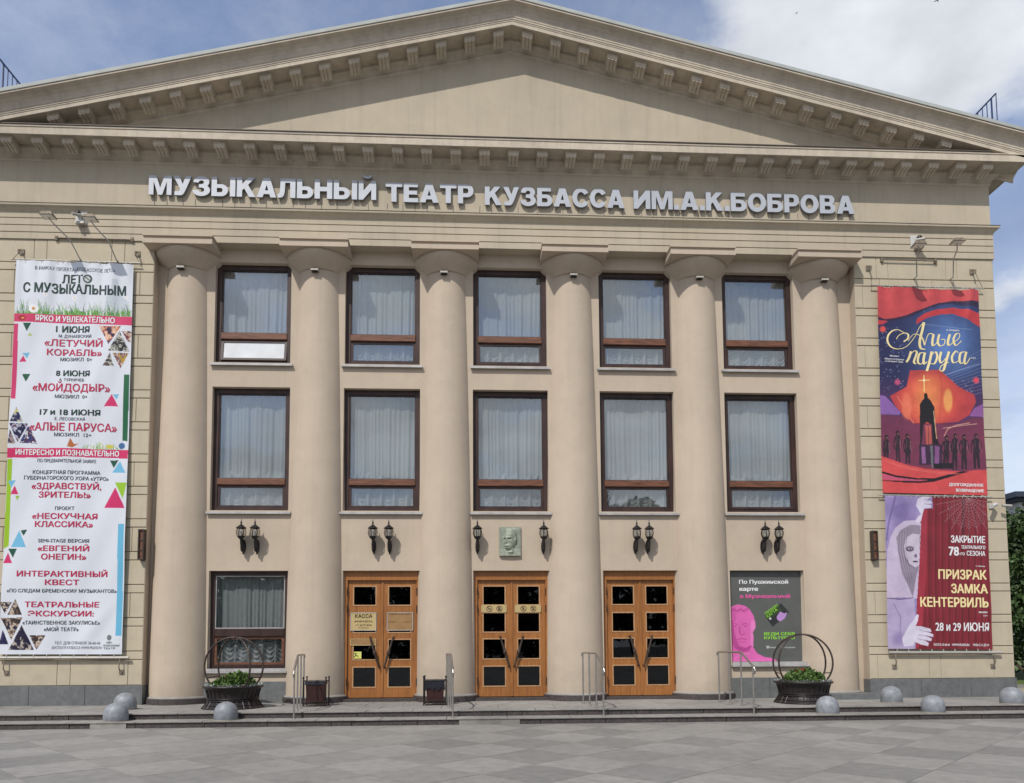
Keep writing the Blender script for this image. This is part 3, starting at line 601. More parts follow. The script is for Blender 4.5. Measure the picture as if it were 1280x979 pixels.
# facade name, one solid letter each, from own outlines (cap height 1)
from mathutils.geometry import tessellate_polygon
def arc(cx, cy, rx, ry, a0, a1, n=10): return [(cx + rx * math.cos(math.radians(a0 + (a1 - a0) * i / n)), cy + ry * math.sin(math.radians(a0 + (a1 - a0) * i / n))) for i in range(n + 1)]
_soft = ([(0, 0)] + arc(.50, .31, .33, .31, -90, 90) + [(.27, .62), (.27, 1), (0, 1)], [(.27, .20)] + arc(.46, .315, .10, .115, -90, 90, 6) + [(.27, .43)])
_i = [(0, 0), (.22, 0), (.65, .52), (.65, 0), (.90, 0), (.90, 1), (.68, 1), (.25, .48), (.25, 1), (0, 1)]
GL = {'А': (.98, [[[(0, 0), (.29, 0), (.345, .17), (.635, .17), (.69, 0), (.98, 0), (.655, 1), (.325, 1)], [(.405, .36), (.575, .36), (.49, .66)]]]),
 'Б': (.86, [[[(0, 0)] + arc(.53, .31, .33, .31, -90, 90) + [(.27, .62), (.27, .79), (.78, .79), (.78, 1), (0, 1)], [(.27, .20)] + arc(.49, .315, .10, .115, -90, 90, 6) + [(.27, .43)]]]),
 'В': (.87, [[[(0, 0)] + arc(.57, .28, .30, .28, -90, 62) + [(.70, .53)] + arc(.53, .745, .29, .255, -42, 90) + [(0, 1)], [(.27, .19)] + arc(.52, .295, .08, .105, -90, 90, 6) + [(.27, .40)], [(.27, .61)] + arc(.48, .71, .08, .10, -90, 90, 6) + [(.27, .81)]]]),
 'Е': (.76, [[[(0, 0), (.76, 0), (.76, .21), (.27, .21), (.27, .40), (.70, .40), (.70, .60), (.27, .60), (.27, .79), (.74, .79), (.74, 1), (0, 1)]]]),
 'З': (.86, [[arc(.42, .72, .40, .295, 185, -42, 14) + [(.74, .52)] + arc(.42, .29, .44, .305, 38, -178, 16) + [(.25, .31)] + arc(.42, .30, .15, .11, 180, 360, 8) + arc(.44, .32, .13, .10, 10, 90, 4) + [(.30, .42), (.30, .60)] + arc(.42, .70, .13, .10, -90, 175, 10) + [(.28, .68)]]]),
 'И': (.90, [[_i]]), 'Й': (.90, [[_i], [arc(.45, 1.28, .24, .17, 180, 360, 10) + arc(.45, 1.28, .12, .06, 360, 180, 8)]]),
 'К': (.94, [[[(0, 0), (.27, 0), (.27, .33), (.37, .44), (.62, 0), (.94, 0), (.56, .63), (.91, 1), (.57, 1), (.27, .67), (.27, 1), (0, 1)]]]),
 'Л': (.90, [[[(0, 0), (.14, 0), (.25, .04), (.32, .14), (.36, .35), (.38, .79), (.63, .79), (.63, 0), (.90, 0), (.90, 1), (.14, 1), (.12, .45), (.10, .27), (.06, .21), (0, .21)]]]),
 'М': (1.14, [[[(0, 0), (.24, 0), (.24, .70), (.46, 0), (.68, 0), (.90, .70), (.90, 0), (1.14, 0), (1.14, 1), (.78, 1), (.57, .36), (.36, 1), (0, 1)]]]),
 'Н': (.90, [[[(0, 0), (.27, 0), (.27, .39), (.63, .39), (.63, 0), (.90, 0), (.90, 1), (.63, 1), (.63, .62), (.27, .62), (.27, 1), (0, 1)]]]),
 'О': (1.0, [[arc(.5, .5, .5, .515, 0, 345, 23), arc(.5, .5, .225, .30, 0, 345, 23)]]),
 'Р': (.82, [[[(0, 0), (.27, 0), (.27, .33)] + arc(.49, .665, .33, .335, -90, 90) + [(0, 1)], [(.27, .53)] + arc(.46, .665, .09, .135, -90, 90, 6) + [(.27, .80)]]]),
 'С': (.92, [[arc(.49, .5, .49, .515, 32, 328, 22) + [(.70, .34)] + arc(.49, .5, .22, .30, 316, 44, 16) + [(.70, .66)]]]),
 'Т': (.86, [[[(.295, 0), (.565, 0), (.565, .78), (.86, .78), (.86, 1), (0, 1), (0, .78), (.295, .78)]]]),
 'У': (.92, [[[(0, 1), (.30, 1), (.475, .58), (.63, 1), (.92, 1), (.62, .26), (.53, .08), (.42, 0), (.08, 0), (.08, .20), (.27, .20), (.34, .25), (.355, .33)]]]),
 'Ь': (.83, [list(_soft)]), 'Ы': (1.20, [list(_soft), [[(.93, 0), (1.20, 0), (1.20, 1), (.93, 1)]]]), '.': (.27, [[[(0, 0), (.27, 0), (.27, .25), (0, .25)]]])}
sign = thing('facade_name_sign', 'silver raised Cyrillic letters naming the theatre along the frieze', 'sign', (0, -F, 11.5))
import unicodedata
for word, x0, x1, zb_ in (('МУЗЫКАЛЬНЫЙ', -8.303, -3.125, 11.548), ('ТЕАТР', -2.906, -.857, 11.518), ('КУЗБАССА', -.593, 2.716, 11.497), ('ИМ.А.К.БОБРОВА', 2.935, 8.306, 11.492)):
    H = 1.0; gap = .075; ws = [GL[ch][0] for ch in word]; sc = (x1 - x0) / (sum(ws) + gap * (len(word) - 1)); xx = x0
    for ch, w_ in zip(word, ws):
        q = MB(); hz = .462
        for contours in GL[ch][1]:
            flat = [p for c in contours for p in c]; tris = tessellate_polygon([[Vector((px_, pz_, 0)) for px_, pz_ in c] for c in contours]); n = len(flat)
            fr_ = [(px_ * sc, -.03, pz_ * hz) for px_, pz_ in flat]; bk_ = [(px_ * sc, .02, pz_ * hz) for px_, pz_ in flat]
            q.cur = 0; q.add(fr_, []); o_ = len(q.v) - n
            for a_, b_, c_ in tris: q.f.append((o_ + a_, o_ + b_, o_ + c_)); q.mi.append(0)
            q.cur = 1; q.add(fr_ + bk_, []); o_ = len(q.v) - 2 * n; st = 0
            for c in contours:
                m_ = len(c)
                for i in range(m_): a_ = o_ + st + i; b_ = o_ + st + (i + 1) % m_; q.f.append((a_, b_, b_ + n, a_ + n)); q.mi.append(1)
                st += m_
        q.build('letter', [M['letter'], M['letter_side']], sign, (xx, -.055, zb_ - 11.5)); xx += (w_ + gap) * sc
q = MB(); rw = random.Random(5); x = -8.2
while x < 8.3:
    L_ = rw.uniform(.09, .2); q.tube([(x, -.008, .01), (x + rw.uniform(-.01, .01), -.006, -.02 - L_)], .005, 5); x += rw.choice([.28, .36, .45, .62])
o = q.build('wires', M['flash'], sign); o['kind'] = 'stuff'
# ------------------------------------------------------------------ printed banners
class Banner:
    def __init__(s, name, label, px, world, res, wr, base_y):
        s.px = [np.array(p, float) for p in px]; s.w = [np.array(p, float) for p in world]; s.wr = wr; s.by = base_y
        s.nx, s.nz = res; U, V = np.meshgrid(np.linspace(0, 1, s.nx), np.linspace(0, 1, s.nz)); s.U, s.V = U, V
        B = lambda c: (c[0] * ((1 - U) * (1 - V))[..., None] + c[1] * (U * (1 - V))[..., None] + c[2] * (U * V)[..., None] + c[3] * ((1 - U) * V)[..., None])
        P = B(s.px); s.X, s.Y = P[..., 0], P[..., 1]; s.Wd = B(s.w); s.C = np.ones((s.nz, s.nx, 3))
        cx = sum(p[0] for p in world) / 4; s.o = thing(name, label, 'banner', (cx, base_y, world[2][1])); s.ox, s.oz = cx, world[2][1]
    def inv(s, x, y):
        u, v = .5, .5; a, b, c, d = s.px
        for _ in range(8):
            xl = a[0] + (d[0] - a[0]) * v; xr = b[0] + (c[0] - b[0]) * v; u = (x - xl) / (xr - xl)
            yt = a[1] + (b[1] - a[1]) * u; yb = d[1] + (c[1] - d[1]) * u; v = (y - yt) / (yb - yt)
        return u, v
    def wpt(s, u, v):
        a, b, c, d = s.w; return a[0] * (1 - u) * (1 - v) + b[0] * u * (1 - v) + c[0] * u * v + d[0] * (1 - u) * v, a[1] * (1 - u) * (1 - v) + b[1] * u * (1 - v) + c[1] * u * v + d[1] * (1 - u) * v
    def poly(s, pts, col, alpha=1.0):
        n = len(pts); ins = np.zeros(s.X.shape, bool)
        for i in range(n):
            (xa, ya), (xb, yb) = pts[i], pts[(i + 1) % n]
            if ya == yb: continue
            ins ^= ((ya > s.Y) != (yb > s.Y)) & (s.X < (xb - xa) * (s.Y - ya) / (yb - ya) + xa)
        s.fill(ins.astype(float) * alpha, col); return ins
    def fill(s, a, col):
        c = np.array(lin(col)) if not isinstance(col, np.ndarray) else col
        s.C = s.C * (1 - a[..., None]) + c * a[..., None]
    def disc(s, x, y, r, col, soft=.5, ry=None, alpha=1):
        d = np.hypot(s.X - x, (s.Y - y) * (r / (ry or r))); s.fill(np.clip((r - d) / soft + .5, 0, 1) * alpha, col)
    def stroke(s, pts, w, col, alpha=1, taper=False):
        a = np.zeros(s.X.shape); n = len(pts)
        for i in range(n - 1):
            (xa, ya), (xb, yb) = pts[i], pts[i + 1]; dx, dy = xb - xa, yb - ya; l2 = dx * dx + dy * dy + 1e-9
            t = np.clip(((s.X - xa) * dx + (s.Y - ya) * dy) / l2, 0, 1); d = np.hypot(s.X - xa - t * dx, s.Y - ya - t * dy)
            ww = w if not taper else w * (1 - .8 * (i + t) / (n - 1)); a = np.maximum(a, np.clip((ww / 2 - d) / .35 + .5, 0, 1))
        s.fill(a * alpha, col)
    def noise(s, scale, seed=0):
        r = np.random.default_rng(seed); out = np.zeros(s.X.shape); amp = 1; tot = 0
        for k in range(4):
            G = r.random((64, 64)); fx = (s.X * scale * 2 ** k) % 63; fy = (s.Y * scale * 2 ** k) % 63
            i, j = fx.astype(int), fy.astype(int); a, b = fx - i, fy - j; a = a * a * (3 - 2 * a); b = b * b * (3 - 2 * b)
            out += amp * (G[j, i] * (1 - a) * (1 - b) + G[j, i + 1] * a * (1 - b) + G[j + 1, i] * (1 - a) * b + G[j + 1, i + 1] * a * b); tot += amp; amp *= .55
        return out / tot
    def photo(s, pts, cols, seed):
        n = len(pts); keep = s.C.copy(); ins = s.poly(pts, (0, 0, 0)); a = s.noise(.22, seed); b = s.noise(.5, seed + 9)
        idx = np.clip(((a - .3) / .4) * len(cols), 0, len(cols) - 1).astype(int); pal = np.array([lin(c) for c in cols])[idx] * (.55 + .9 * b)[..., None]
        s.C = np.where(ins[..., None], pal, keep)
    def text(s, t, x0, y0, x1, y1, m, bold=.0, cap='Н', space=1.0):
        """x0,y0 = left/top of capitals, x1,y1 = right/baseline, in drawing units"""
        xc, yc = (x0 + x1) / 2, (y0 + y1) / 2
        u0, _ = s.inv(x0, yc); u1, _ = s.inv(x1, yc); _, v0 = s.inv(xc, y0); _, v1 = s.inv(xc, y1)
        U, V, f = fit_text(t, u0, u1, v1, v0, bold, space, cap)
        q = MB()
        for u, v in zip(U, V):
            x, z = s.wpt(u, v); q.v.append((x - s.ox, -(s.wr(u, v) + .005 + .0004 * (len(q.v) // max(1, len(U) // 4))), z - s.oz))
        q.f = f; q.mi = [0] * len(f); return q.build('lettering', M[m], s.o)
    def finish(s):
        y = -s.wr(s.U, s.V); V3 = np.stack([s.Wd[..., 0] - s.ox, y, s.Wd[..., 1] - s.oz], -1).reshape(-1, 3)
        nx, nz = s.nx, s.nz; I = np.arange(nx * nz).reshape(nz, nx); q = np.stack([I[:-1, :-1], I[1:, :-1], I[1:, 1:], I[:-1, 1:]], -1).reshape(-1, 4)
        me = bpy.data.meshes.new('banner_sheet'); me.vertices.add(len(V3)); me.vertices.foreach_set('co', V3.ravel()); me.loops.add(q.size); me.loops.foreach_set('vertex_index', q.ravel())
        me.polygons.add(len(q)); me.polygons.foreach_set('loop_start', np.arange(0, q.size, 4)); me.polygons.foreach_set('loop_total', np.full(len(q), 4)); me.update()
        at = me.color_attributes.new('print', 'FLOAT_COLOR', 'POINT'); c = np.concatenate([s.C.reshape(-1, 3) * .74, np.ones((nx * nz, 1))], 1); at.data.foreach_set('color', c.ravel())
        me.shade_smooth(); me.materials.append(M['print']); o = bpy.data.objects.new('banner_sheet', me); COL.objects.link(o); o.parent = s.o; return o

def wrL(u, v):
    top = np.exp(-np.asarray(v) * 9.0)
    return .03 + top * (.016 * np.cos(u * 46) + .012 * np.cos(u * 21 + 1)) + .010 * np.sin(u * 9 + v * 6) + .014 * np.exp(-((u - .72 + .6 * (v - .28)) / .05) ** 2) * np.exp(-((v - .30) / .13) ** 2) \
        + .018 * np.exp(-((u - .78 + 2.2 * (v - .93)) / .07) ** 2) * np.exp(-((v - .92) / .06) ** 2) + .006 * np.sin(u * 23 + v * 31) + .010 * np.sin(v * 17 + u * 3) + .008 * np.sin(u * 14 - v * 9)
B1 = Banner('banner', 'tall white repertoire banner with pink bands on the left pavilion', [(21, 325), (166, 331), (152, 818), (-3, 818)],
            [(-11.15, 9.92), (-8.59, 9.87), (-8.565, 1.04), (-11.19, 1.055)], (236, 800), wrL, -F - .06)
B1.C[:] = lin((228, 232, 240))
# faint tower silhouette and grass at the head
B1.poly([(140, 350), (147, 350), (150, 372), (158, 376), (160, 398), (128, 398), (132, 372), (138, 370)], (196, 206, 214), .8)
r_ = random.Random(3)
for k in range(230):
    x = 20 + k * .62 + r_.uniform(-1, 1); yb = 397 + (x - 20) * .02; hgt = r_.uniform(7, 21) * (.6 + .5 * abs(math.sin(k * .09))); bend = r_.uniform(-6, 6)
    B1.stroke([(x, yb), (x + bend * .3, yb - hgt * .6), (x + bend, yb - hgt)], r_.uniform(.5, 1.2), r_.choice([(96, 158, 62), (128, 184, 84), (70, 118, 66), (60, 90, 60), (150, 200, 100)]), 1, True)
for k in range(70):
    x = 22 + r_.uniform(0, 140); yb = 397; B1.stroke([(x, yb), (x + r_.uniform(-2, 2), yb - r_.uniform(3, 7))], 1.3, r_.choice([(110, 170, 70), (90, 150, 60)]))
for (x, y, r) in ((42, 388, 6.5), (57, 370.5, 2.4), (92, 374, 2.8), (157, 374, 2.2)):
    for a in range(9): B1.disc(x + r * .62 * math.cos(a * .7), y + r * .5 * math.sin(a * .7), r * .36, (248, 248, 248))
    B1.disc(x, y, r * .3, (214, 150, 60))
B1.poly([(16, 393.5), (90, 396), (165, 398.5), (164, 409.5), (90, 406.5), (15, 404.5)], (216, 62, 108)); B1.disc(27, 399.5, 5, (170, 40, 50), ry=3.4); B1.disc(28, 399.5, 2, (230, 160, 90), ry=1.2)
B1.poly([(16.5, 407), (22.5, 407), (18.5, 502.5), (13, 502.5)], (214, 60, 112))
G_, P_, LB, LG, DG = (36, 92, 62), (214, 50, 108), (120, 190, 224), (158, 200, 52), (32, 84, 66)
tri = B1.poly
tri([(28, 406), (39, 406), (33, 417)], DG); tri([(34, 423), (40, 423), (37, 418)], (190, 205, 130))
tri([(26.5, 444), (36, 444), (32.5, 451)], LB); tri([(23, 455.5), (31.5, 455.5), (28, 447)], P_)
tri([(26, 471), (37, 471), (31, 481)], G_); tri([(129, 512.5), (147, 512.5), (139, 497)], P_); tri([(140, 497), (148, 497), (145, 504)], LB)
tri([(154, 472), (161, 472), (158, 556), (151.5, 555.5)], (34, 104, 66))
ph = ([(40, 20, 60), (90, 50, 90), (210, 130, 90), (230, 190, 160)], [(30, 30, 40), (120, 120, 110), (220, 220, 210), (90, 70, 60)], [(120, 60, 60), (230, 200, 180), (60, 50, 90), (190, 150, 60)])
B1.photo([(123, 410), (150.5, 410), (135, 433.5)], ph[0], 1); B1.photo([(134.5, 442), (161, 443), (148.5, 416)], ph[1], 2); B1.photo([(151, 416), (163.5, 417), (162, 431), (158, 429)], ph[2], 3)
B1.photo([(128, 461.5), (142, 462), (137, 444.5)], ph[1], 4); B1.photo([(140, 444.5), (160, 444.5), (149.5, 464)], ph[2], 5)
B1.photo([(12, 531.5), (28, 531.5), (20, 513)], [(30, 36, 90), (40, 40, 70), (180, 180, 190), (210, 200, 110)], 6); B1.photo([(11.5, 533.5), (34.5, 533.5), (21, 557)], [(30, 30, 70), (190, 190, 210), (100, 50, 70)], 7)
B1.photo([(23, 558.5), (45.5, 559), (34.5, 535.5)], [(30, 40, 90), (220, 220, 230), (90, 50, 70), (50, 60, 120)], 8); B1.photo([(9.5, 559), (19, 559), (12.5, 541)], [(40, 30, 50), (160, 140, 140)], 9)
for k in range(40):
    x = 100 + r_.uniform(0, 50); B1.stroke([(x, 567), (x + r_.uniform(-3, 3), 567 - r_.uniform(3, 11) * (1 - abs(x - 122) / 50))], .7, r_.choice([(120, 170, 100), (150, 190, 120), (190, 200, 90)]))
B1.disc(136, 563, 5, (214, 210, 90), ry=2.5); B1.disc(151, 562, 4, (70, 110, 160), ry=4); tri([(83, 563), (87, 552), (92, 560), (98, 559), (90, 564)], (190, 110, 60))
B1.poly([(9, 564.5), (85, 565), (159.5, 567.5), (158.5, 578), (85, 575.5), (8, 577)], (214, 50, 104))
B1.poly([(9, 578.5), (15, 578.5), (9.5, 686), (3, 690)], (160, 200, 40))
tri([(136, 580), (147, 580), (141, 590)], DG); tri([(139, 595.5), (156, 595.5), (149, 581)], LB)
tri([(9.5, 605.5), (19, 605), (13, 614)], LB); tri([(12, 622.5), (22, 622.5), (17.5, 611)], P_); tri([(18, 624), (23.5, 624), (20.5, 630)], LG)
tri([(143, 608), (158, 608), (153, 628)], (160, 205, 50)); tri([(129, 639.5), (155.5, 639.5), (143.5, 614)], P_)
tri([(12.5, 687.5), (32, 687.5), (23, 667)], LB); tri([(24.5, 666.5), (33, 666.5), (28.5, 674)], DG); tri([(9, 689.5), (20.5, 689.5), (15.5, 701)], DG); tri([(2.5, 707.5), (14.5, 707.5), (9, 694)], P_)
tri([(147.5, 659), (155, 659), (151.5, 796), (143.5, 795.5)], (112, 188, 222))
pb = [(60, 46, 44), (120, 100, 90), (210, 190, 170), (40, 36, 60)]
B1.photo([(-2, 755), (14, 755), (5, 769)], pb, 11); B1.photo([(8, 770), (27, 770), (18.5, 751)], pb, 12); B1.photo([(0, 774), (28, 773.5), (13, 801)], pb, 13); B1.photo([(9.5, 813), (42, 813), (26.5, 782.5)], [(34, 30, 60), (60, 50, 60), (190, 180, 170)], 14)
B1.photo([(36, 795), (56, 795), (45, 813)], pb, 15); B1.photo([(-3, 806), (9.5, 806), (2, 788)], [(30, 30, 70), (70, 60, 100)], 16)
B1.disc(136, 798, 3, (120, 124, 130), ry=3.4); B1.disc(136, 804, 4, (150, 154, 160), ry=1.4)
B1.disc(109, 349.5, 5.6, (40, 66, 60)); B1.disc(108.5, 349.5, 3.6, (210, 215, 215)); B1.stroke([(106, 347), (112, 352)], 1.2, (60, 80, 80))
B1.finish()
for a in (('В РАМКАХ ПРОЕКТА «КУЗБАССКОЕ ЛЕТО»', 44, 335, 144, 339.5, 'tgrey'), ('ЛЕТ', 77, 344.3, 103, 355, 'tgreen', .03), ('С МУЗЫКАЛЬНЫМ', 29, 356.5, 156.5, 368.5, 'tgreen', .028),
          ('ЯРКО И УВЛЕКАТЕЛЬНО', 44, 397.8, 142.5, 405, 'twhite', .03), ('1 ИЮНЯ', 69, 410, 111, 418, 'tgreen', .03), ('М. ДУНАЕВСКИЙ', 72, 421, 113.5, 424.8, 'tgrey', .01),
          ('«ЛЕТУЧИЙ', 55, 427.5, 127.5, 436, 'tred', .02), ('КОРАБЛЬ»', 58, 440, 127, 448, 'tred', .02), ('МЮЗИКЛ  0+', 74, 450.5, 114.5, 455, 'tgrey', .015),
          ('8 ИЮНЯ', 69, 467, 111.5, 474, 'tgreen', .03), ('А. ТУРКИЧЕВ', 73, 477, 104, 480.6, 'tgrey', .01), ('«МОЙДОДЫР»', 40, 484, 137, 493.5, 'tred', .02), ('МЮЗИКЛ  0+', 68, 498, 109, 502.5, 'tgrey', .015),
          ('17 и 18 ИЮНЯ', 49, 516.5, 124.5, 523.5, 'tgreen', .03), ('Е. ЛЕСОВСКАЯ', 68, 526.5, 105.5, 530.3, 'tgrey', .01), ('«АЛЫЕ ПАРУСА»', 36, 533.5, 145, 543.5, 'tred', .02), ('МЮЗИКЛ  12+', 67, 546, 113, 550.5, 'tgrey', .015),
          ('ИНТЕРЕСНО И ПОЗНАВАТЕЛЬНО', 19, 567.3, 147.5, 574, 'twhite', .03), ('ПО ПРЕДВАРИТЕЛЬНОЙ ЗАЯВКЕ', 45.5, 578.7, 119, 582.8, 'tgrey', .01),
          ('КОНЦЕРТНАЯ ПРОГРАММА', 39.5, 592.8, 124, 597.4, 'tgrey', .018), ('ГУБЕРНАТОРСКОГО ХОРА «УТРО»', 29, 600, 134.5, 604.6, 'tgrey', .018),
          ('«ЗДРАВСТВУЙ,', 38, 608.5, 125, 616, 'tred', .025), ('ЗРИТЕЛЬ!»', 47, 619.3, 112, 626.6, 'tred', .025), ('ПРОЕКТ', 68, 637.7, 92.5, 642, 'tgrey', .018),
          ('«НЕСКУЧНАЯ', 39, 646, 120.5, 653, 'tred', .025), ('КЛАССИКА»', 43, 656, 115, 663, 'tred', .025), ('SEMI-STAGE ВЕРСИЯ', 47, 677.7, 110.5, 682, 'tgrey', .018),
          ('«ЕВГЕНИЙ', 46.5, 686, 110.5, 692.5, 'tred', .025), ('ОНЕГИН»', 51, 696, 107, 703, 'tred', .025), ('ИНТЕРАКТИВНЫЙ', 21, 717, 133, 723.8, 'tred', .025), ('КВЕСТ', 56, 727.5, 98, 734, 'tred', .025),
          ('«ПО СЛЕДАМ БРЕМЕНСКИХ МУЗЫКАНТОВ»', 8, 739, 145, 743.2, 'tgrey', .018), ('ТЕАТРАЛЬНЫЕ', 31, 754.5, 123, 761, 'tred', .025), ('ЭКСКУРСИИ:', 35, 765.5, 116.5, 772, 'tred', .025),
          ('«ТАИНСТВЕННОЕ ЗАКУЛИСЬЕ»', 28, 777.5, 124.5, 782, 'tgrey', .018), ('«МОЙ ТЕАТР»', 54, 785.5, 97, 790, 'tgrey', .018), ('ТЕЛ. ДЛЯ СПРАВОК 36-66-66', 67, 802.5, 125, 806, 'tinkgrey'), ('МУЗТЕАТР КУЗБАССА WWW.MUZ42.RU', 64, 808.2, 127, 811.6, 'tinkgrey'),
          ('МУЗЫКАЛЬНЫЙ', 129, 806.2, 149, 808.6, 'tgreen'), ('ТЕАТР', 129, 809.6, 144, 812, 'tgreen')):
    B1.text(*a)

def wrR(u, v):
    top = np.exp(-np.asarray(v) * 7.0)
    return .03 + top * (.020 * np.cos(u * 34 + 3 * v) + .016 * np.cos(u * 19 + .6)) + .022 * np.exp(-((u - .93 + .35 * v) / .03) ** 2) * np.clip(1 - v * 2.2, 0, 1) + .014 * np.sin(u * 8 + v * 5) + .007 * np.sin(v * 21 + u * 9) + .010 * np.exp(-((u - .3 + .3 * v) / .04) ** 2) * np.clip(1 - v * 3, 0, 1)
B2 = Banner('banner', 'red and blue musical banner with cream script lettering on the right pavilion', [(1096, 358), (1223, 363), (1235, 620), (1104, 616)],
            [(8.765, 9.69), (11.275, 9.64), (11.246, 4.65), (8.709, 4.705)], (230, 450), wrR, -F - .06)
Z1 = lambda x, y: (1085 + x / 6.99, 350 + y / 6.99)      # drawing units of the upper half
Z2 = lambda x, y: (1085 + x / 6.75, 480 + y / 6.75)      # drawing units of the lower half
zz1 = lambda *p: [Z1(a, b) for a, b in p]; zz2 = lambda *p: [Z2(a, b) for a, b in p]
t = np.clip((B2.Y - 385) / 110, 0, 1)[..., None]; gx = np.exp(-(((B2.X - 1185) / 36) ** 2 + ((B2.Y - 432) / 40) ** 2))[..., None]
B2.C = np.array(lin((34, 36, 84))) * (1 - gx) + np.array(lin((84, 126, 196))) * gx
lo = np.clip((B2.Y - 470) / 40, 0, 1)[..., None]; B2.C = B2.C * (1 - lo) + np.array(lin((84, 42, 96))) * lo
lo = np.clip((B2.Y - 520) / 30, 0, 1)[..., None]; B2.C = B2.C * (1 - lo) + np.array(lin((122, 44, 78))) * lo
for k in range(13):
    y = 440 + k * 4.5; B2.stroke([(1195 - k * 3, y + 16), (1228, y - 2)], .5, (140, 170, 226), .45)
B2.stroke(zz1((500, 390), (900, 440)), .7, (150, 180, 220), .5); B2.stroke(zz1((600, 865), (980, 740)), 1.0, (150, 170, 220), .7)
for k in range(160):
    x, y = Z1(r_.uniform(90, 330), r_.uniform(420, 980)) if k < 90 else Z1(r_.uniform(380, 980), r_.uniform(230, 300) if k < 115 else r_.uniform(880, 1000)); B2.disc(x, y, r_.uniform(.25, .7), (150, 160, 210), alpha=.8)
RED = (208, 62, 66)
B2.poly(zz1((60, 30), (990, 60), (990, 190), (760, 185), (620, 200), (480, 250), (340, 310), (240, 335), (150, 345), (90, 330), (60, 320)), RED)
B2.poly(zz1((60, 318), (150, 345), (240, 335), (340, 308), (480, 248), (620, 200), (760, 183), (990, 190), (990, 245), (760, 215), (640, 215), (500, 262), (380, 320), (260, 350), (170, 362), (60, 340)), (52, 22, 48), .75)
B2.poly(zz1((420, 390), (430, 340), (500, 290), (600, 258), (740, 245), (860, 258), (990, 300), (990, 425), (930, 390), (840, 330), (740, 300), (640, 302), (520, 330), (440, 380)), (206, 40, 48))
B2.poly(zz1((60, 350), (180, 362), (130, 392), (60, 398)), (206, 44, 52))
for x, y, r, c in ((130, 435, 26, (230, 70, 60)), (262, 900, 24, (214, 70, 130)), (950, 885, 26, (226, 60, 80)), (660, 895, 10, (240, 190, 180))): xx_, yy_ = Z1(x, y); B2.disc(xx_, yy_, r / 7, c, soft=2.2)
B2.poly(zz2((90, 100), (150, 110), (280, 250), (270, 270), (100, 262)), (140, 90, 170)); B2.poly(zz2((990, 170), (900, 215), (860, 280), (1000, 290)), (150, 84, 160))
ins = B2.poly(zz2((190, 110), (330, 30), (360, -110), (600, -110), (760, 30), (900, 100), (915, 160), (860, 270), (760, 330), (600, 345), (390, 345), (300, 270), (230, 190)), (222, 64, 50))
gl = np.exp(-(((B2.X - 1160) / 17) ** 2 + ((B2.Y - 498) / 28) ** 2)) * ins; B2.fill(gl * .95, (246, 140, 60)); ed = np.clip((np.hypot((B2.X - 1163) / 46, (B2.Y - 500) / 34) - .72) * 2.2, 0, .6) * ins; B2.fill(ed, (170, 34, 54))
B2.stroke(zz2((330, 30), (345, 150), (390, 340)), 1.0, (196, 60, 44), .6); B2.stroke(zz2((600, -100), (625, 60), (600, 340)), 1.2, (196, 52, 44), .6); B2.stroke(zz2((250, 110), (330, 250), (390, 340)), 1.2, (246, 150, 110), .5)
xx_, yy_ = Z2(675, 150); B2.disc(xx_, yy_, 5.5, (246, 160, 70), soft=2, ry=14)
xx_, yy_ = Z2(330, 200); B2.disc(xx_, yy_, 6, (238, 110, 70), soft=3, ry=16)
B2.stroke(zz2((390, 343), (760, 350)), .8, (90, 20, 40))
xx_, yy_ = Z1(492, 885); B2.stroke([(xx_, yy_ - 6), (xx_, yy_ + 14)], 1.2, (252, 220, 120)); B2.stroke([(xx_ - 6, yy_), (xx_ + 6, yy_)], .9, (252, 220, 120)); B2.disc(xx_, yy_, 1.6, (255, 240, 180))
B2.poly(zz2((110, 265), (300, 280), (390, 345), (760, 350), (880, 300), (1000, 290), (1010, 640), (110, 640)), (126, 44, 76), .75)
DK = (24, 16, 24)
B2.poly(zz2((472, 90), (500, 88), (505, 125), (530, 150), (560, 205), (575, 460), (600, 520), (545, 520), (535, 350), (500, 330), (470, 350), (450, 520), (440, 520), (440, 180), (460, 145), (475, 130)), DK)
B2.poly(zz2((484, 360), (530, 360), (534, 520), (488, 520)), (196, 84, 70)); B2.stroke(zz2((555, 240), (575, 470)), .9, (226, 180, 130)); B2.stroke(zz2((508, 365), (510, 520)), .6, DK)
B2.poly(zz2((430, 520), (620, 520), (625, 690), (430, 690)), (60, 32, 60)); B2.poly(zz2((450, 540), (480, 540), (486, 680), (452, 680)), (150, 90, 150)); B2.poly(zz2((560, 530), (600, 540), (600, 680), (560, 680)), (140, 80, 140)); B2.poly(zz2((520, 530), (545, 530), (550, 715), (535, 715)), (110, 110, 120))
B2.poly(zz2((550, 680), (720, 672), (720, 720), (560, 722)), (26, 18, 26))
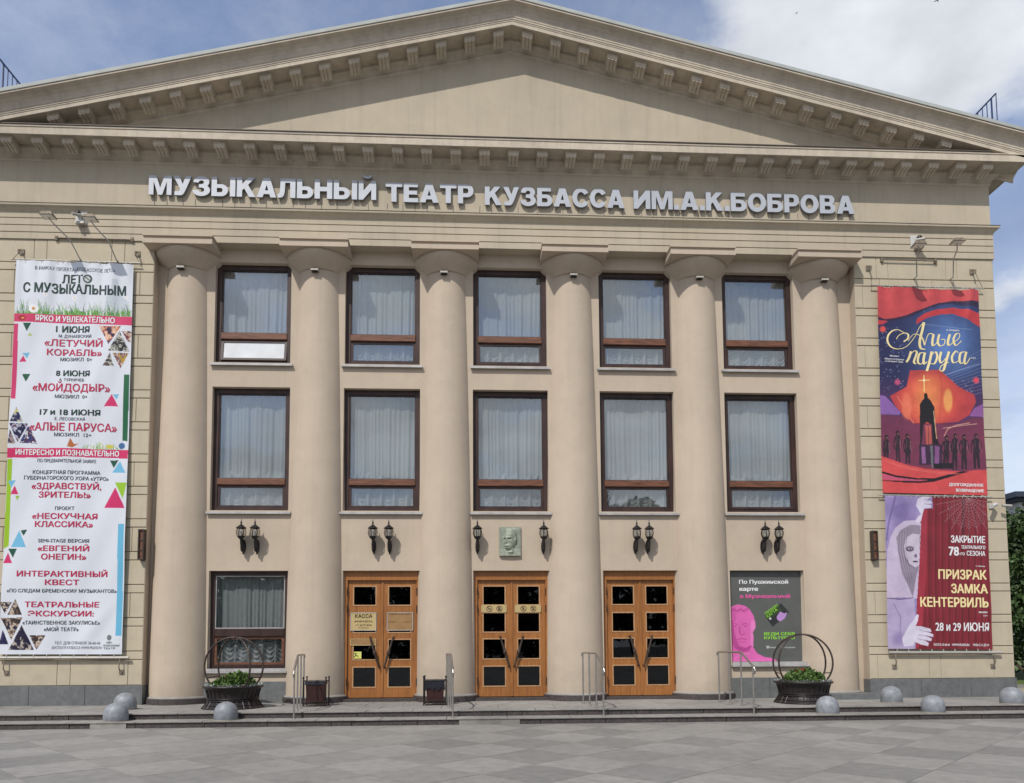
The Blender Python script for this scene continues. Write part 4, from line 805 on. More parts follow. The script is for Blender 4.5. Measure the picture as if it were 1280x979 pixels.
for x, y0_, w_, lgt in ((160, 440, 42, 200), (255, 405, 40, 260), (335, 430, 46, 250), (660, 450, 56, 270), (735, 432, 50, 300), (815, 438, 52, 290), (918, 432, 60, 290)):
    hx, hy = Z2(x, y0_ + 16); B2.disc(hx, hy, 2.3, DK, ry=3)
    ln = r_.uniform(-.1, .1) * w_; hp = y0_ + 45 + (lgt - 45) * .5
    B2.poly(zz2((x - w_ * .48, y0_ + 44), (x - w_ * .15, y0_ + 36), (x + w_ * .2, y0_ + 36), (x + w_ * .5, y0_ + 44), (x + w_ * .38, y0_ + 100), (x + w_ * .46, hp), (x + w_ * .44 + ln, y0_ + lgt), (x + w_ * .12 + ln, y0_ + lgt), (x + w_ * .02, hp + 14), (x - w_ * .12 + ln, y0_ + lgt), (x - w_ * .44 + ln, y0_ + lgt), (x - w_ * .44, hp), (x - w_ * .36, y0_ + 100)), (38, 24, 36), .95)
    for sg in (-1, 1): B2.stroke(zz2((x + sg * w_ * .48, y0_ + 50), (x + sg * w_ * r_.uniform(.55, .8), y0_ + 105), (x + sg * w_ * r_.uniform(.4, .75), y0_ + 150)), 1.5, (44, 26, 38))
    B2.stroke(zz2((x - w_ * .1, y0_ + 50), (x - w_ * .14, y0_ + 110)), .7, (120, 84, 96), .7); B2.disc(hx + .5, hy + .6, 1.0, (176, 120, 112), soft=.8, alpha=.8)
    B2.stroke(zz2((x + w_ * .5, y0_ + 60), (x + w_ * .7, y0_ + 150)), .7, (170, 110, 120), .8)
B2.stroke(zz2((640, 450), (670, 390), (740, 360), (860, 338)), .8, (240, 170, 150)); B2.stroke(zz2((630, 385), (800, 360), (925, 345)), .6, (240, 180, 160))
B2.poly(zz2((110, 610), (200, 640), (330, 690), (480, 720), (640, 735), (800, 745), (900, 735), (1010, 730), (1010, 960), (110, 960)), (220, 62, 62))
B2.poly(zz2((110, 735), (240, 775), (420, 800), (560, 800), (700, 765), (780, 745), (860, 745), (700, 790), (560, 830), (420, 842), (260, 832), (110, 818), (110, 812), (280, 822), (430, 826), (520, 815), (400, 812), (240, 792), (110, 752)), (30, 14, 22))
B2.poly(zz2((115, 760), (240, 792), (400, 812), (515, 815), (430, 824), (280, 818), (115, 808)), (204, 70, 110))
for k in range(6): B2.stroke(zz2((130 + k * 40, 640 + k * 16), (300 + k * 60, 720 + k * 9), (560 + k * 50, 745 + k * 4)), .7, (236, 96, 90), .6)
mot = .80 + .42 * B2.noise(.09, 3) + .16 * (B2.noise(.45, 4) - .5); B2.C = B2.C * mot[..., None]; g_ = B2.C.mean(-1, keepdims=True); B2.C = B2.C * .88 + g_ * .12 + .008
B2.finish()
def script(b, strokes, col, wmul=.62, sep=.0):
    """calligraphic strokes: thick ribbons following the pen path"""
    q = MB()
    for pts, wd in strokes:
        P = [Vector((a, c)) for a, c in pts]; C = []
        for i in range(len(P) - 1):        # Catmull-Rom
            p0, p1, p2, p3 = P[max(i - 1, 0)], P[i], P[i + 1], P[min(i + 2, len(P) - 1)]
            for k in range(8):
                t_ = k / 8; C.append(.5 * ((2 * p1) + (p2 - p0) * t_ + (2 * p0 - 5 * p1 + 4 * p2 - p3) * t_ ** 2 + (3 * p1 - p0 - 3 * p2 + p3) * t_ ** 3))
        C.append(P[-1]); n = len(C); vs = []
        for i, c in enumerate(C):
            d = (C[min(i + 1, n - 1)] - C[max(i - 1, 0)]); d = d.normalized() if d.length else Vector((1, 0)); nn = Vector((-d.y, d.x))
            ww = wd * wmul * (.42 + .75 * max(0, d.y) ** 1.2) * .5
            for sg in (-1, 1):
                p = c + nn * ww * sg; u, v = b.inv(p.x, p.y); x, z = b.wpt(u, v); vs.append((x - b.ox, -(b.wr(u, v) + .006), z - b.oz))
        q.add(vs, [(2 * i, 2 * i + 1, 2 * i + 3, 2 * i + 2) for i in range(n - 1)])
    q.build('lettering', M[col], b.o)
S = lambda w, *p: (zz1(*p), w)
script(B2, [S(3.2, (245, 525), (270, 490), (320, 470), (350, 485), (345, 520), (310, 548)), S(3.2, (320, 470), (250, 440), (190, 470), (168, 530), (195, 590), (260, 612), (340, 585), (410, 500), (450, 420), (492, 372)),
            S(4.6, (492, 372), (478, 440), (455, 540), (465, 600), (505, 610)), S(2.6, (350, 540), (400, 480), (470, 500), (500, 575)),
            S(3.6, (500, 575), (530, 480), (575, 480)), S(4, (575, 480), (565, 540), (570, 580), (600, 560)), S(3.6, (600, 560), (625, 480)), S(4, (625, 480), (612, 545), (630, 582), (665, 570), (672, 530), (640, 525)), S(4, (715, 480), (698, 545), (705, 580), (735, 560)),
            S(3.6, (735, 560), (790, 520), (800, 480), (770, 478), (745, 530), (765, 582), (815, 540)),
            S(4.2, (378, 630), (360, 690), (338, 725)), S(3.8, (350, 690), (400, 630), (430, 640), (405, 720), (425, 740)), S(3.8, (500, 640), (455, 650), (440, 720), (470, 740), (500, 690)), S(4.2, (502, 640), (490, 700), (495, 740), (520, 720)),
            S(4.2, (560, 630), (540, 720), (515, 805)), S(3.6, (545, 680), (590, 635), (605, 680), (580, 740), (545, 735)), S(4, (640, 635), (625, 700), (640, 735), (680, 690)), S(4.2, (705, 635), (680, 720), (655, 800), (625, 800), (640, 760), (700, 730)),
            S(3.8, (785, 650), (765, 632), (730, 680), (740, 735), (785, 720)), S(3.8, (850, 640), (805, 650), (795, 720), (820, 740), (850, 690)), S(4.2, (855, 640), (838, 720), (855, 745), (890, 690))], 'tcream')
for tx, x0, y0, x1, y1, m in (('ДОЛГОЖДАННОЕ', 685, 845, 975, 868, 'twhite'), ('ВОЗВРАЩЕНИЕ', 745, 892, 980, 916, 'twhite')):
    (a, b), (c, d) = Z2(x0, y0), Z2(x1, y1); B2.text(tx, a, b, c, d, m, .035)
for tx, x0, y0, x1, y1 in (('А. Богданов', 686, 436, 796, 452), ('Мюзикл', 190, 666, 265, 680), ('Либретто А. Дубровой', 142, 694, 316, 707), ('по мотивам А. Грина', 152, 714, 308, 727), ('12+', 902, 684, 942, 700)):
    (a, b), (c, d) = Z1(x0, y0), Z1(x1, y1); B2.text(tx, a, b, c, d, 'twhite', .02)

def wrP(u, v):
    return .03 + .007 * np.sin(u * 11 + v * 3) + .006 * np.sin(v * 14 + u * 5) + .012 * np.exp(-((u - .16 + .4 * v) / .05) ** 2) * np.clip(1 - 2.4 * v, 0, 1) + .01 * np.exp(-((u + v - 1.75) / .06) ** 2)
B3 = Banner('banner', 'dark red curtain banner with a veiled pale woman below the red script banner', [(1106, 619), (1234, 622), (1241, 812), (1110, 811)],
            [(8.745, 4.635), (11.225, 4.585), (11.168, 1.023), (8.667, 1.057)], (226, 330), wrP, -F - .06)
Z3 = lambda x, y: (1095 + x / 8.258, 615 + y / 8.258); Z4 = lambda x, y: (1095 + x / 8.258, 715 + y / 8.258)
zz3 = lambda *p: [Z3(a, b) for a, b in p]; zz4 = lambda *p: [Z4(a, b) for a, b in p]
nz_ = B3.noise(.05, 5)[..., None]; B3.C = np.array(lin((118, 98, 160))) * (1 - nz_) + np.array(lin((176, 158, 204))) * nz_ * 1.2
B3.disc(*Z3(260, 200), 16, (96, 78, 150), soft=16, alpha=.6); B3.stroke(zz3((200, 40), (130, 320), (110, 500)), 2, (86, 68, 136), .6)
cur = B3.poly(zz3((470, 20), (1300, 20), (1300, 1800), (410, 1800), (415, 1400), (440, 800), (460, 400), (480, 175), (590, 165), (580, 20)), (136, 26, 42))
fold = .5 + .5 * np.sin((B3.X - 1150) * 1.15 + .8 * np.sin(B3.Y * .02)) * np.sin((B3.X - 1150) * .37 + 1); B3.C = np.where(cur[..., None], B3.C * (.62 + .62 * fold)[..., None], B3.C)
B3.poly(zz3((470, 175), (530, 175), (520, 900), (480, 1400), (415, 1780), (405, 1780), (440, 800)), (176, 38, 62), .85)
B3.poly(zz3((890, 60), (930, 60), (915, 440), (885, 440)), (60, 14, 26), .5)
WEBC = (196, 150, 160)
cx_, cy_ = Z3(960, 60)
for k in range(11):
    a = math.radians(10 + k * 16); B3.stroke([(cx_, cy_), (cx_ + 42 * math.cos(a), cy_ + 46 * math.sin(a))], .35, WEBC, .7)
for r in range(5, 40, 4):
    pts = [(cx_ + r * (1 - .12 * (k % 2)) * math.cos(math.radians(10 + k * 8)), cy_ + r * (1 - .12 * (k % 2)) * 1.05 * math.sin(math.radians(10 + k * 8))) for k in range(21)]
    B3.stroke([p for p in pts if 1182 < p[0] < 1233], .35, WEBC, .6)
VEIL = (206, 188, 216)
B3.poly(zz3((110, 820), (120, 600), (150, 470), (200, 370), (290, 300), (400, 290), (460, 320), (470, 330), (445, 800), (430, 1100), (380, 1110), (300, 1090), (100, 1100)), VEIL)
B3.poly(zz3((210, 470), (260, 390), (360, 340), (465, 345), (455, 560), (440, 800), (420, 860), (385, 1090), (330, 960), (270, 850), (240, 700)), (150, 136, 156))
B3.poly(zz3((290, 560), (320, 470), (380, 430), (455, 440), (445, 760), (400, 790), (350, 750), (310, 680)), (206, 194, 214))
for k in range(8): B3.stroke(zz3((230 + k * 14, 440 - k * 6), (225 + k * 12, 600), (260 + k * 12, 780), (300 + k * 10, 900)), .7, (118, 100, 122) if k % 2 else (176, 160, 180), .7)
B3.disc(*Z3(352, 592), 5, (92, 74, 100), soft=2, ry=3.2); B3.disc(*Z3(354, 588), 2.6, (200, 190, 205), ry=1.3); B3.disc(*Z3(356, 588), 1.1, (60, 50, 66)); B3.stroke(zz3((310, 575), (350, 562), (400, 572)), .6, (110, 90, 110))
B3.disc(*Z3(412, 662), 1.8, (120, 90, 120), soft=1, ry=2.4); B3.disc(*Z3(408, 722), 3.4, (60, 34, 56), soft=1, ry=1.1); B3.stroke(zz3((310, 690), (340, 750), (400, 785)), 1.4, (120, 104, 130), .8)
B3.poly(zz3((100, 1090), (240, 1120), (400, 1105), (415, 1400), (400, 1640), (110, 1640), (105, 1300)), (184, 168, 206))
B3.stroke(zz3((110, 1100), (250, 1112), (390, 1095)), 1.2, (110, 92, 130)); B3.stroke(zz4((190, 340), (260, 470), (250, 640)), 1.6, (142, 122, 170), .7); B3.disc(*Z4(240, 690), 8, (140, 118, 176), soft=8, alpha=.7)
HAND = (222, 214, 234)
B3.poly(zz3((405, 300), (440, 250), (470, 230), (415, 140), (430, 70), (480, 40), (575, 35), (560, 60), (520, 75), (575, 90), (578, 115), (540, 118), (575, 135), (570, 160), (500, 165), (480, 240), (470, 300), (440, 325)), HAND)
for y in (76, 118): B3.stroke(zz3((500, y), (560, y + 8)), .5, (120, 100, 150))
B3.poly(zz4((270, 690), (340, 560), (385, 510), (425, 440), (445, 450), (430, 520), (410, 560), (460, 562), (560, 590), (572, 622), (500, 612), (590, 645), (588, 672), (500, 655), (575, 690), (568, 715), (490, 700), (545, 735), (538, 765), (460, 750), (400, 720), (390, 760), (290, 770)), HAND)
for (a, b) in (((450, 605), (560, 625)), ((440, 650), (580, 675)), ((430, 690), (560, 720))): B3.stroke(zz4(a, b), .5, (120, 100, 140))
mot = .82 + .36 * B3.noise(.08, 3) + .14 * (B3.noise(.4, 4) - .5); B3.C = B3.C * mot[..., None]; g_ = B3.C.mean(-1, keepdims=True); B3.C = B3.C * .9 + g_ * .1 + .006
B3.finish()
for tx, zf, x0, y0, x1, y1, m, bo in (('ЗАКРЫТИЕ', Z3, 772, 455, 1126, 526, 'twhite', .03), ('78', Z3, 750, 565, 850, 658, 'twhite', .03), ('ТЕАТРАЛЬНОГО', Z3, 878, 556, 1130, 590, 'twhite', .03), ('-го', Z3, 856, 618, 915, 656, 'twhite', .02), ('СЕЗОНА', Z3, 938, 612, 1130, 660, 'twhite', .03),
                                      ('О. Фокин', Z3, 1035, 762, 1128, 776, 'twhite', .02), ('ПРИЗРАК', Z3, 645, 808, 1140, 903, 'tcream', .03), ('ЗАМКА', Z4, 778, 130, 1150, 222, 'tcream', .03), ('КЕНТЕРВИЛЬ', Z4, 462, 268, 1156, 364, 'tcream', .03),
                                      ('мюзикл', Z4, 1062, 406, 1146, 428, 'twhite', .02), ('12+', Z4, 1110, 448, 1150, 462, 'twhite', .02), ('28 и 29 ИЮНЯ', Z4, 612, 526, 1165, 610, 'twhite', .02),
                                      ('КАССА: 36-66-66', Z4, 596, 738, 762, 762, 'twhite', .02), ('WWW.MUZ42.RU', Z4, 786, 740, 965, 764, 'twhite', .02), ('ЧАСЫ: С 11 ДО 19', Z4, 1000, 742, 1166, 766, 'twhite', .02)):
    (a, b), (c, d) = zf(x0, y0), zf(x1, y1); B3.text(tx, a, b, c, d, m, bo)

# Pushkin-card poster in the closed-up window
def wrQ(u, v): return .002 + .002 * np.sin(u * 5 + v * 4)
B4 = Banner('poster', 'dark grey poster with a pink bust and green card filling the ground floor window', [(912.5, 713), (1006.6, 713), (1008.3, 828), (913.8, 828)],
            [(5.13, 2.905), (6.885, 2.905), (6.885, .775), (5.13, .775)], (170, 210), wrQ, .118)
B4.o['category'] = 'poster'
Z5 = lambda x, y: (905 + x / 7.53, 705 + y / 7.53); zz5 = lambda *p: [Z5(a, b) for a, b in p]
B4.C[:] = lin((100, 102, 99))
PK, PD, PLt = (232, 112, 186), (186, 72, 146), (242, 146, 206)
B4.poly(zz5((60, 430), (100, 395), (150, 380), (210, 392), (260, 425), (300, 490), (318, 560), (315, 610), (290, 650), (300, 700), (290, 790), (330, 850), (400, 885), (470, 895), (520, 920), (530, 960), (60, 960)), PK)
B4.poly(zz5((290, 520), (318, 560), (315, 610), (290, 650), (295, 780), (270, 790), (265, 640), (275, 560)), PLt, .7)
B4.poly(zz5((60, 520), (105, 540), (110, 640), (130, 720), (160, 780), (240, 800), (285, 770), (250, 830), (170, 840), (110, 800), (60, 700)), PD, .75)
B4.poly(zz5((60, 430), (120, 400), (130, 540), (60, 560)), PD, .35)
for x in range(90, 260, 17): B4.disc(*Z5(x, 436 + 10 * math.sin(x * .1)), 1.3, PD, soft=1, alpha=.8)
for ex_ in (118, 222): B4.stroke(zz5((ex_ - 32, 575), (ex_, 560), (ex_ + 30, 575)), .9, PD); B4.disc(*Z5(ex_, 588), 2.4, PD, soft=1, ry=1, alpha=.8)
B4.stroke(zz5((165, 590), (160, 650), (185, 678), (210, 660)), 1.1, PD); B4.stroke(zz5((135, 716), (180, 708), (225, 716)), 1.1, PD); B4.stroke(zz5((145, 738), (190, 742), (220, 736)), .8, PD)
B4.stroke(zz5((130, 790), (200, 815), (270, 780)), 1.6, PD); B4.stroke(zz5((110, 900), (160, 860), (260, 850)), 1.0, PLt)
B4.poly(zz5((405, 490), (570, 370), (648, 460), (485, 598)), (52, 56, 54)); B4.poly(zz5((405, 490), (540, 392), (585, 440), (440, 530)), (60, 74, 50))
B4.poly(zz5((525, 500), (560, 450), (600, 470), (632, 458), (600, 520), (560, 545), (530, 530)), (196, 150, 214)); B4.disc(*Z5(462, 518), 1.4, (220, 226, 220))
B4.poly(zz5((415, 780), (450, 778), (448, 800), (425, 808)), (190, 192, 196)); B4.poly(zz5((560, 785), (590, 782), (575, 806)), (190, 192, 196))
mot = .88 + .24 * B4.noise(.1, 3); B4.C = B4.C * mot[..., None]
B4.finish()
for tx, x0, y0, x1, y1, m, bo in (('По Пушкинской', 165, 146, 640, 182, 'twhite', .03), ('карте', 168, 214, 345, 250, 'twhite', .04), ('в Музыкальный', 172, 284, 656, 320, 'tpink', .04),
                                  ('ВЕДИ СЕБЯ', 400, 650, 694, 678, 'tlime', .03), ('КУЛЬТУРНО', 400, 689, 694, 716, 'tlime', .03), ('культура.рф', 456, 786, 525, 800, 'twhite', .01), ('госуслуги', 598, 788, 696, 800, 'twhite', .01)):
    (a, b), (c, d) = Z5(x0, y0), Z5(x1, y1); B4.text(tx, a, b, c, d, m, bo)
# slanted words on the little card
for tx, ox_, oy_ in (('ПУШКИН', 420, 486), ('КАРТА', 436, 512)):
    U_, V_, f_ = fit_text(tx, 0, 150 if tx[0] == 'П' else 125, 0, 26, .04); q = MB(); a = -math.atan2(120, 165)
    for u_, v_ in zip(U_, V_):
        X_, Y_ = Z5(ox_ + u_ * math.cos(a) + v_ * math.sin(a), oy_ + u_ * math.sin(a) - v_ * math.cos(a)); uu, vv = B4.inv(X_, Y_); x, z = B4.wpt(uu, vv); q.v.append((x - B4.ox, -(B4.wr(uu, vv) + .004), z - B4.oz))
    q.f = f_; q.mi = [0] * len(f_); q.build('lettering', M['tlime'], B4.o)

# banner fittings: rods, lacing, hooks (parts of each banner)
def fittings(b, xa, xb_, zt, zbm, top_hooks, lower=True):
    q = MB(); X = lambda x: x - b.ox; Z = lambda z: z - b.oz
    q.tube([(X(xa - .14), -.02, Z(zt + .05)), (X(xb_ + .14), -.02, Z(zt + .015))], .014, 8); q.build('top_rod', M['bannerrod'], b.o, smooth=60)
    q = MB()
    for k in range(11):
        x = xa + (xb_ - xa) * (k + .3) / 11; q.tube([(X(x), -.045, Z(zt - .02)), (X(x + .05), -.02, Z(zt + .06)), (X(x + .12), -.045, Z(zt - .02))], .006, 5)
    o = q.build('lacing', M['white'], b.o); o['kind'] = 'stuff'
    if lower:
        q = MB(); q.tube([(X(xa - .05), -.02, Z(zbm - .07)), (X(xb_ + .17), -.02, Z(zbm - .085))], .03, 10); q.build('bottom_rod', M['bannerrod'], b.o, smooth=60)
        q = MB()
        for k in range(9):
            x = xa + (xb_ - xa) * (k + .5) / 9; q.tube([(X(x), -.035, Z(zbm)), (X(x), -.05, Z(zbm - .06))], .007, 5)
        o = q.build('lacing', M['white'], b.o); o['kind'] = 'stuff'
    for (hx, hz, tx) in top_hooks:
        q = MB(); q.box(X(hx) - .05, X(hx) + .05, .04, .06, Z(hz) - .08, Z(hz) + .05); q.tube([(X(hx), .0, Z(hz)), (X(hx), -.08, Z(hz - .03)), (X(hx), -.07, Z(hz - .12))], .018, 6)
        q.tube([(X(hx), -.07, Z(hz - .1)), (X(tx), -.03, Z(zt + .04))], .006, 5); q.build('bracket', M['hook'], b.o)
    if lower:
        for hx in (xa + .1, xb_ - .02):
            q = MB(); q.box(X(hx) - .04, X(hx) + .04, .04, .06, Z(zbm) - .45, Z(zbm) - .35); q.tube([(X(hx), .0, Z(zbm - .38)), (X(hx), -.06, Z(zbm - .3)), (X(hx), -.03, Z(zbm - .09))], .012, 6); q.build('bracket', M['hook'], b.o)
fittings(B1, -11.15, -8.59, 9.9, 1.05, [(-11.1, 10.17, -11.25), (-8.53, 10.18, -8.47)])
fittings(B2, 8.765, 11.275, 9.68, 4.66, [(8.62, 10.20, 8.64), (11.2, 10.16, 11.38)], lower=False)
fittings(B3, 8.745, 11.225, 4.60, 1.04, [])

# ------------------------------------------------------------------ things on the facade
def lamp_arm(xb0, xh, zh, face, label):
    t = thing('floodlight', label, 'floodlight', (xb0, -F, 9.95), group='arm floodlights above the banners')
    q = MB(); q.tube([(0, -.12, 0), ((xh - xb0) * .35 * 1.0, -.30, .35), ((xh - xb0) * .8, -.62, zh - 9.95 - .12), (xh - xb0, -.70, zh - 9.95 - .02)], .014, 7); q.tube([(0, 0, 0), (0, -.12, 0)], .016, 7); q.build('arm', M['bannerrod'], t, smooth=60)
    c = xh - xb0; z = zh - 9.95
    q = MB(); q.add([(c - .14, -.82, z), (c + .14, -.82, z), (c + .14, -.60, z - .01), (c - .14, -.60, z - .01), (c - .10, -.80, z + .075), (c + .10, -.80, z + .075), (c + .10, -.62, z + .06), (c - .10, -.62, z + .06)], [(0, 3, 2, 1), (4, 5, 6, 7), (0, 1, 5, 4), (1, 2, 6, 5), (2, 3, 7, 6), (3, 0, 4, 7)])
    q.build('lamp_head', M['hook'], t); q = MB(); q.box(c - .12, c + .12, -.80, -.62, z - .016, z - .004); q.build('lens', M['lens'], t); return t
lamp_arm(-9.75, -10.15, 10.60, 1, 'arm floodlight reaching up left of the camera over the white banner')
lamp_arm(-8.95, -9.25, 10.56, 1, 'arm floodlight reaching up right of the camera over the white banner')
lamp_arm(9.75, 9.45, 10.38, 1, 'arm floodlight left over the red banner, just under the camera')
lamp_arm(10.65, 10.38, 10.47, 1, 'arm floodlight furthest right over the red banner')
for xa, xb_, z, lb in ((-10.35, -8.65, 10.49, 'thin horizontal conduit above the white banner'), (8.95, 10.3, 10.39, 'thin horizontal conduit above the red banner')):
    q = MB(); q.tube([(xa, -F - .05, z), (xb_, -F - .05, z - .01)], .014, 7); q.box(xa - .02, xa + .04, -F - .05, -F + .01, z - .05, z + .05); q.box(xb_ - .04, xb_ + .02, -F - .05, -F + .01, z - .05, z + .05); tag(q.build('conduit', M['hook']), lb, 'conduit')
def cctv(x, z, flip, lb):
    t = thing('security_camera', lb, 'camera', (x, -.30, z)); q = MB(); q.box(-.13, .13, -.02, .01, -.15, .15, bev=.006); q.build('backplate', M['white'], t)
    q = MB(); q.lathe([(.0, -.02), (.055, -.02), (.06, .02), (.04, .05), (0, .055)], 16, (-.05 * flip, -.07, .06)); q.build('lens', M['iron'], t, smooth=50)
    q = MB(); q.tube([(.03 * flip, -.02, -.03), (.05 * flip, -.14, -.02)], .018, 8); q.tube([(.05 * flip, -.12, -.02), (-.08 * flip, -.26, -.06)], .035, 10); q.box(-.07, .12, -.14, -.02, -.21, -.16); q.build('housing', M['bannerrod'], t, smooth=50); return t
cctv(-9.80, 10.99, 1, 'white camera box on the architrave above the white banner'); cctv(9.82, 10.86, -1, 'white camera box on the architrave above the red banner')
t = thing('security_camera', 'small white bullet camera near the right edge of the pavilion', 'camera', (11.37, -F, 4.40))
q = MB(); q.box(-.05, .05, -.03, 0, -.05, .05); q.tube([(0, -.03, 0), (0, -.10, .0)], .014, 7); q.build('bracket', M['white'], t); q = MB(); q.tube([(.06, -.10, .03), (-.12, -.22, -.03)], .045, 12); q.build('housing', M['white'], t, smooth=40)
t = thing('security_camera', 'small camera on an arm at the corner beside the trees', 'camera', (11.76, -F - .01, 4.38))
q = MB(); q.tube([(0, 0, 0), (-.05, -.12, .0), (-.2, -.14, .02)], .012, 7); q.build('arm', M['bronze'], t); q = MB(); q.tube([(-.22, -.14, .02), (-.02, -.18, .0)], .035, 10); q.build('housing', M['bannerrod'], t, smooth=40)
# long wall lights
for x, lb in ((-8.22, 'narrow bronze wall light right of the white banner'), (8.46, 'narrow bronze wall light left of the dark red banner')):
    t = thing('wall_light', lb, 'wall light', (x, -F, 3.12), group='narrow wall lights'); q = MB()
    q.box(-.065, -.04, -.13, 0, 0, .68); q.box(.04, .065, -.13, 0, 0, .68); q.box(-.04, .04, -.13, 0, 0, .03); q.box(-.04, .04, -.13, 0, .65, .68); q.build('housing', M['bronze'], t)
    q = MB(); q.box(-.038, .038, -.10, -.02, .032, .648); q.build('diffuser', M['brown_red'], t)
    q = MB(); q.box(-.038, .038, -.115, -.101, .2, .23); q.box(-.038, .038, -.115, -.101, .42, .45); q.build('clip', M['bronze'], t)

# lanterns
def make_lantern():
    t = thing('wall_lantern', '', 'lantern', group='wall lanterns above the doors and windows')
    q = MB(); yc = -.22
    q.lathe([(0, .72), (.006, .71), (.010, .66), (.020, .64), (.012, .62), (.02, .59), (.05, .56), (.075, .535), (.095, .515), (.095, .505), (.06, .50)], 12, (0, yc, 0), capt=False); q.build('roof', M['iron'], t, smooth=40)
    q = MB(); q.lathe([(.055, .50), (.07, .45), (.072, .40), (.062, .34), (.05, .31)], 12, (0, yc, 0), capb=False, capt=False); q.build('glass', M['lampglass'], t, smooth=60)
    q = MB()
    for k in range(6):
        a = 2 * PI * k / 6 + .3; q.tube([(r * math.cos(a), yc + r * math.sin(a), z) for r, z in ((.062, .505), (.082, .45), (.084, .40), (.072, .34), (.055, .305))], .007, 6)
    q.build('cage', M['iron'], t)
    q = MB(); q.lathe([(0, .305), (.062, .31), (.068, .325), (.062, .30), (.045, .275), (.02, .25), (.016, .22)], 12, (0, yc, 0)); q.build('cup', M['iron'], t, smooth=40)
    q = MB(); q.lathe([(0, .32), (.028, .325), (.034, .38), (.02, .42), (0, .43)], 10, (0, yc, 0)); q.build('bulb', M['white'], t, smooth=60)
    q = MB(); q.tube([(0, -.02, .20), (0, -.06, .26), (0, -.11, .26), (0, -.14, .16), (0, -.12, .06), (0, -.13, .01), (0, -.17, .03), (0, -.19, .12), (0, yc, .20), (0, yc, .24)], [.02, .03, .036, .042, .038, .03, .026, .024, .022, .024], 8)
    q.tube([(0, -.06, .02), (0, -.03, -.03), (0, -.05, -.06), (0, -.08, -.04)], .012, 7); q.build('bracket', M['iron'], t, smooth=60)
    q = MB(); q.lathe([(0, 0), (.05, 0), (.05, .02), (0, .02)], 12); q2 = MB(); q2.v = [(x, -z, .12 + y * 3.2) for x, y, z in q.v]; q2.f = q.f; q2.mi = q.mi; q2.build('wall_plate', M['iron'], t, smooth=30)
    return t
lan = make_lantern()
for ch in lan.children:      # fuller bodies
    if ch.name.split('.')[0] in ('roof', 'glass', 'cage', 'cup', 'bulb'):
        for v_ in ch.data.vertices: v_.co.x *= 1.22; v_.co.y = -.22 + (v_.co.y + .22) * 1.22
LX = [(-6.10, 'left lantern of the pair above the curtained ground floor window'), (-5.795, 'right lantern of the pair above the curtained ground floor window'), (-3.16, 'left lantern of the pair above the box office door'), (-2.80, 'right lantern of the pair above the box office door'),
      (-.785, 'single lantern left of the green relief portrait'), (.74, 'single lantern right of the green relief portrait'), (2.90, 'left lantern of the pair above the rightmost door'), (3.19, 'right lantern of the pair above the rightmost door'), (5.93, 'left lantern of the pair above the pink bust poster'), (6.255, 'right lantern of the pair above the pink bust poster')]
for i, (x, lb) in enumerate(LX):
    o = lan if i == 0 else copy_tree(lan); o.location = (x, 0, 3.345); o['label'] = lb

# relief portrait
t = thing('relief_plaque', 'green bronze relief portrait plaque above the middle door', 'relief', (-.031, -.004, 3.248))
nx, nz = 90, 120; U = np.linspace(-1, 1, nx); V = np.linspace(-1.34, 1.34, nz); UU, VV = np.meshgrid(U, V)
def gss(x, y, sx, sy, a): return a * np.exp(-((UU - x) / sx) ** 2 - ((VV - y) / sy) ** 2)
head = np.clip(1 - ((UU - .05) / .62) ** 2 - ((VV - .25) / .92) ** 2, 0, 1) ** .5
jaw = np.clip(1 - ((UU + .12) / .42) ** 2 - ((VV + .42) / .5) ** 2, 0, 1) ** .5
Hh = np.maximum(head, jaw) * .8 + gss(.35, .75, .35, .3, .25) + gss(.15, 1.05, .5, .16, .22) + gss(-.35, .12, .07, .24, .3) + gss(-.4, -.12, .12, .09, .32) + gss(-.3, -.42, .18, .06, .2) + gss(-.3, -.62, .15, .08, .2) \
    - gss(-.52, .2, .12, .07, .3) - gss(-.08, .2, .16, .07, .3) - gss(-.3, -.52, .2, .03, .2) + gss(-.5, .34, .16, .05, .2) + gss(-.06, .34, .2, .05, .25) + gss(.52, .1, .1, .2, .3) - gss(.42, -.2, .1, .3, .1)
neck = np.clip(1 - ((UU - .12) / .32) ** 2, 0, 1) * (VV < -.6) * .45; coat = np.clip(.35 - .35 * (VV + 1.0) - .15 * np.abs(UU), 0, .45) * (VV < -.75)
Hh = np.maximum(np.maximum(Hh, neck), coat) + gss(-.05, -1.02, .12, .09, .3) + gss(.15, -1.02, .12, .09, .3)
Hh = np.clip(Hh, 0, 1.25)
vs = np.stack([UU * .245, -.04 - Hh * .085, (VV + 1.34) * .25], -1).reshape(-1, 3).tolist()
q = MB(); q.add(vs, [(j * nx + i, j * nx + i + 1, (j + 1) * nx + i + 1, (j + 1) * nx + i) for j in range(nz - 1) for i in range(nx - 1)]); q.build('relief_portrait', M['verdigris'], t, smooth=180)
q = MB(); q.box(-.25, .25, -.038, .0, -.004, .674); q.build('plate', M['verdigris'], t)

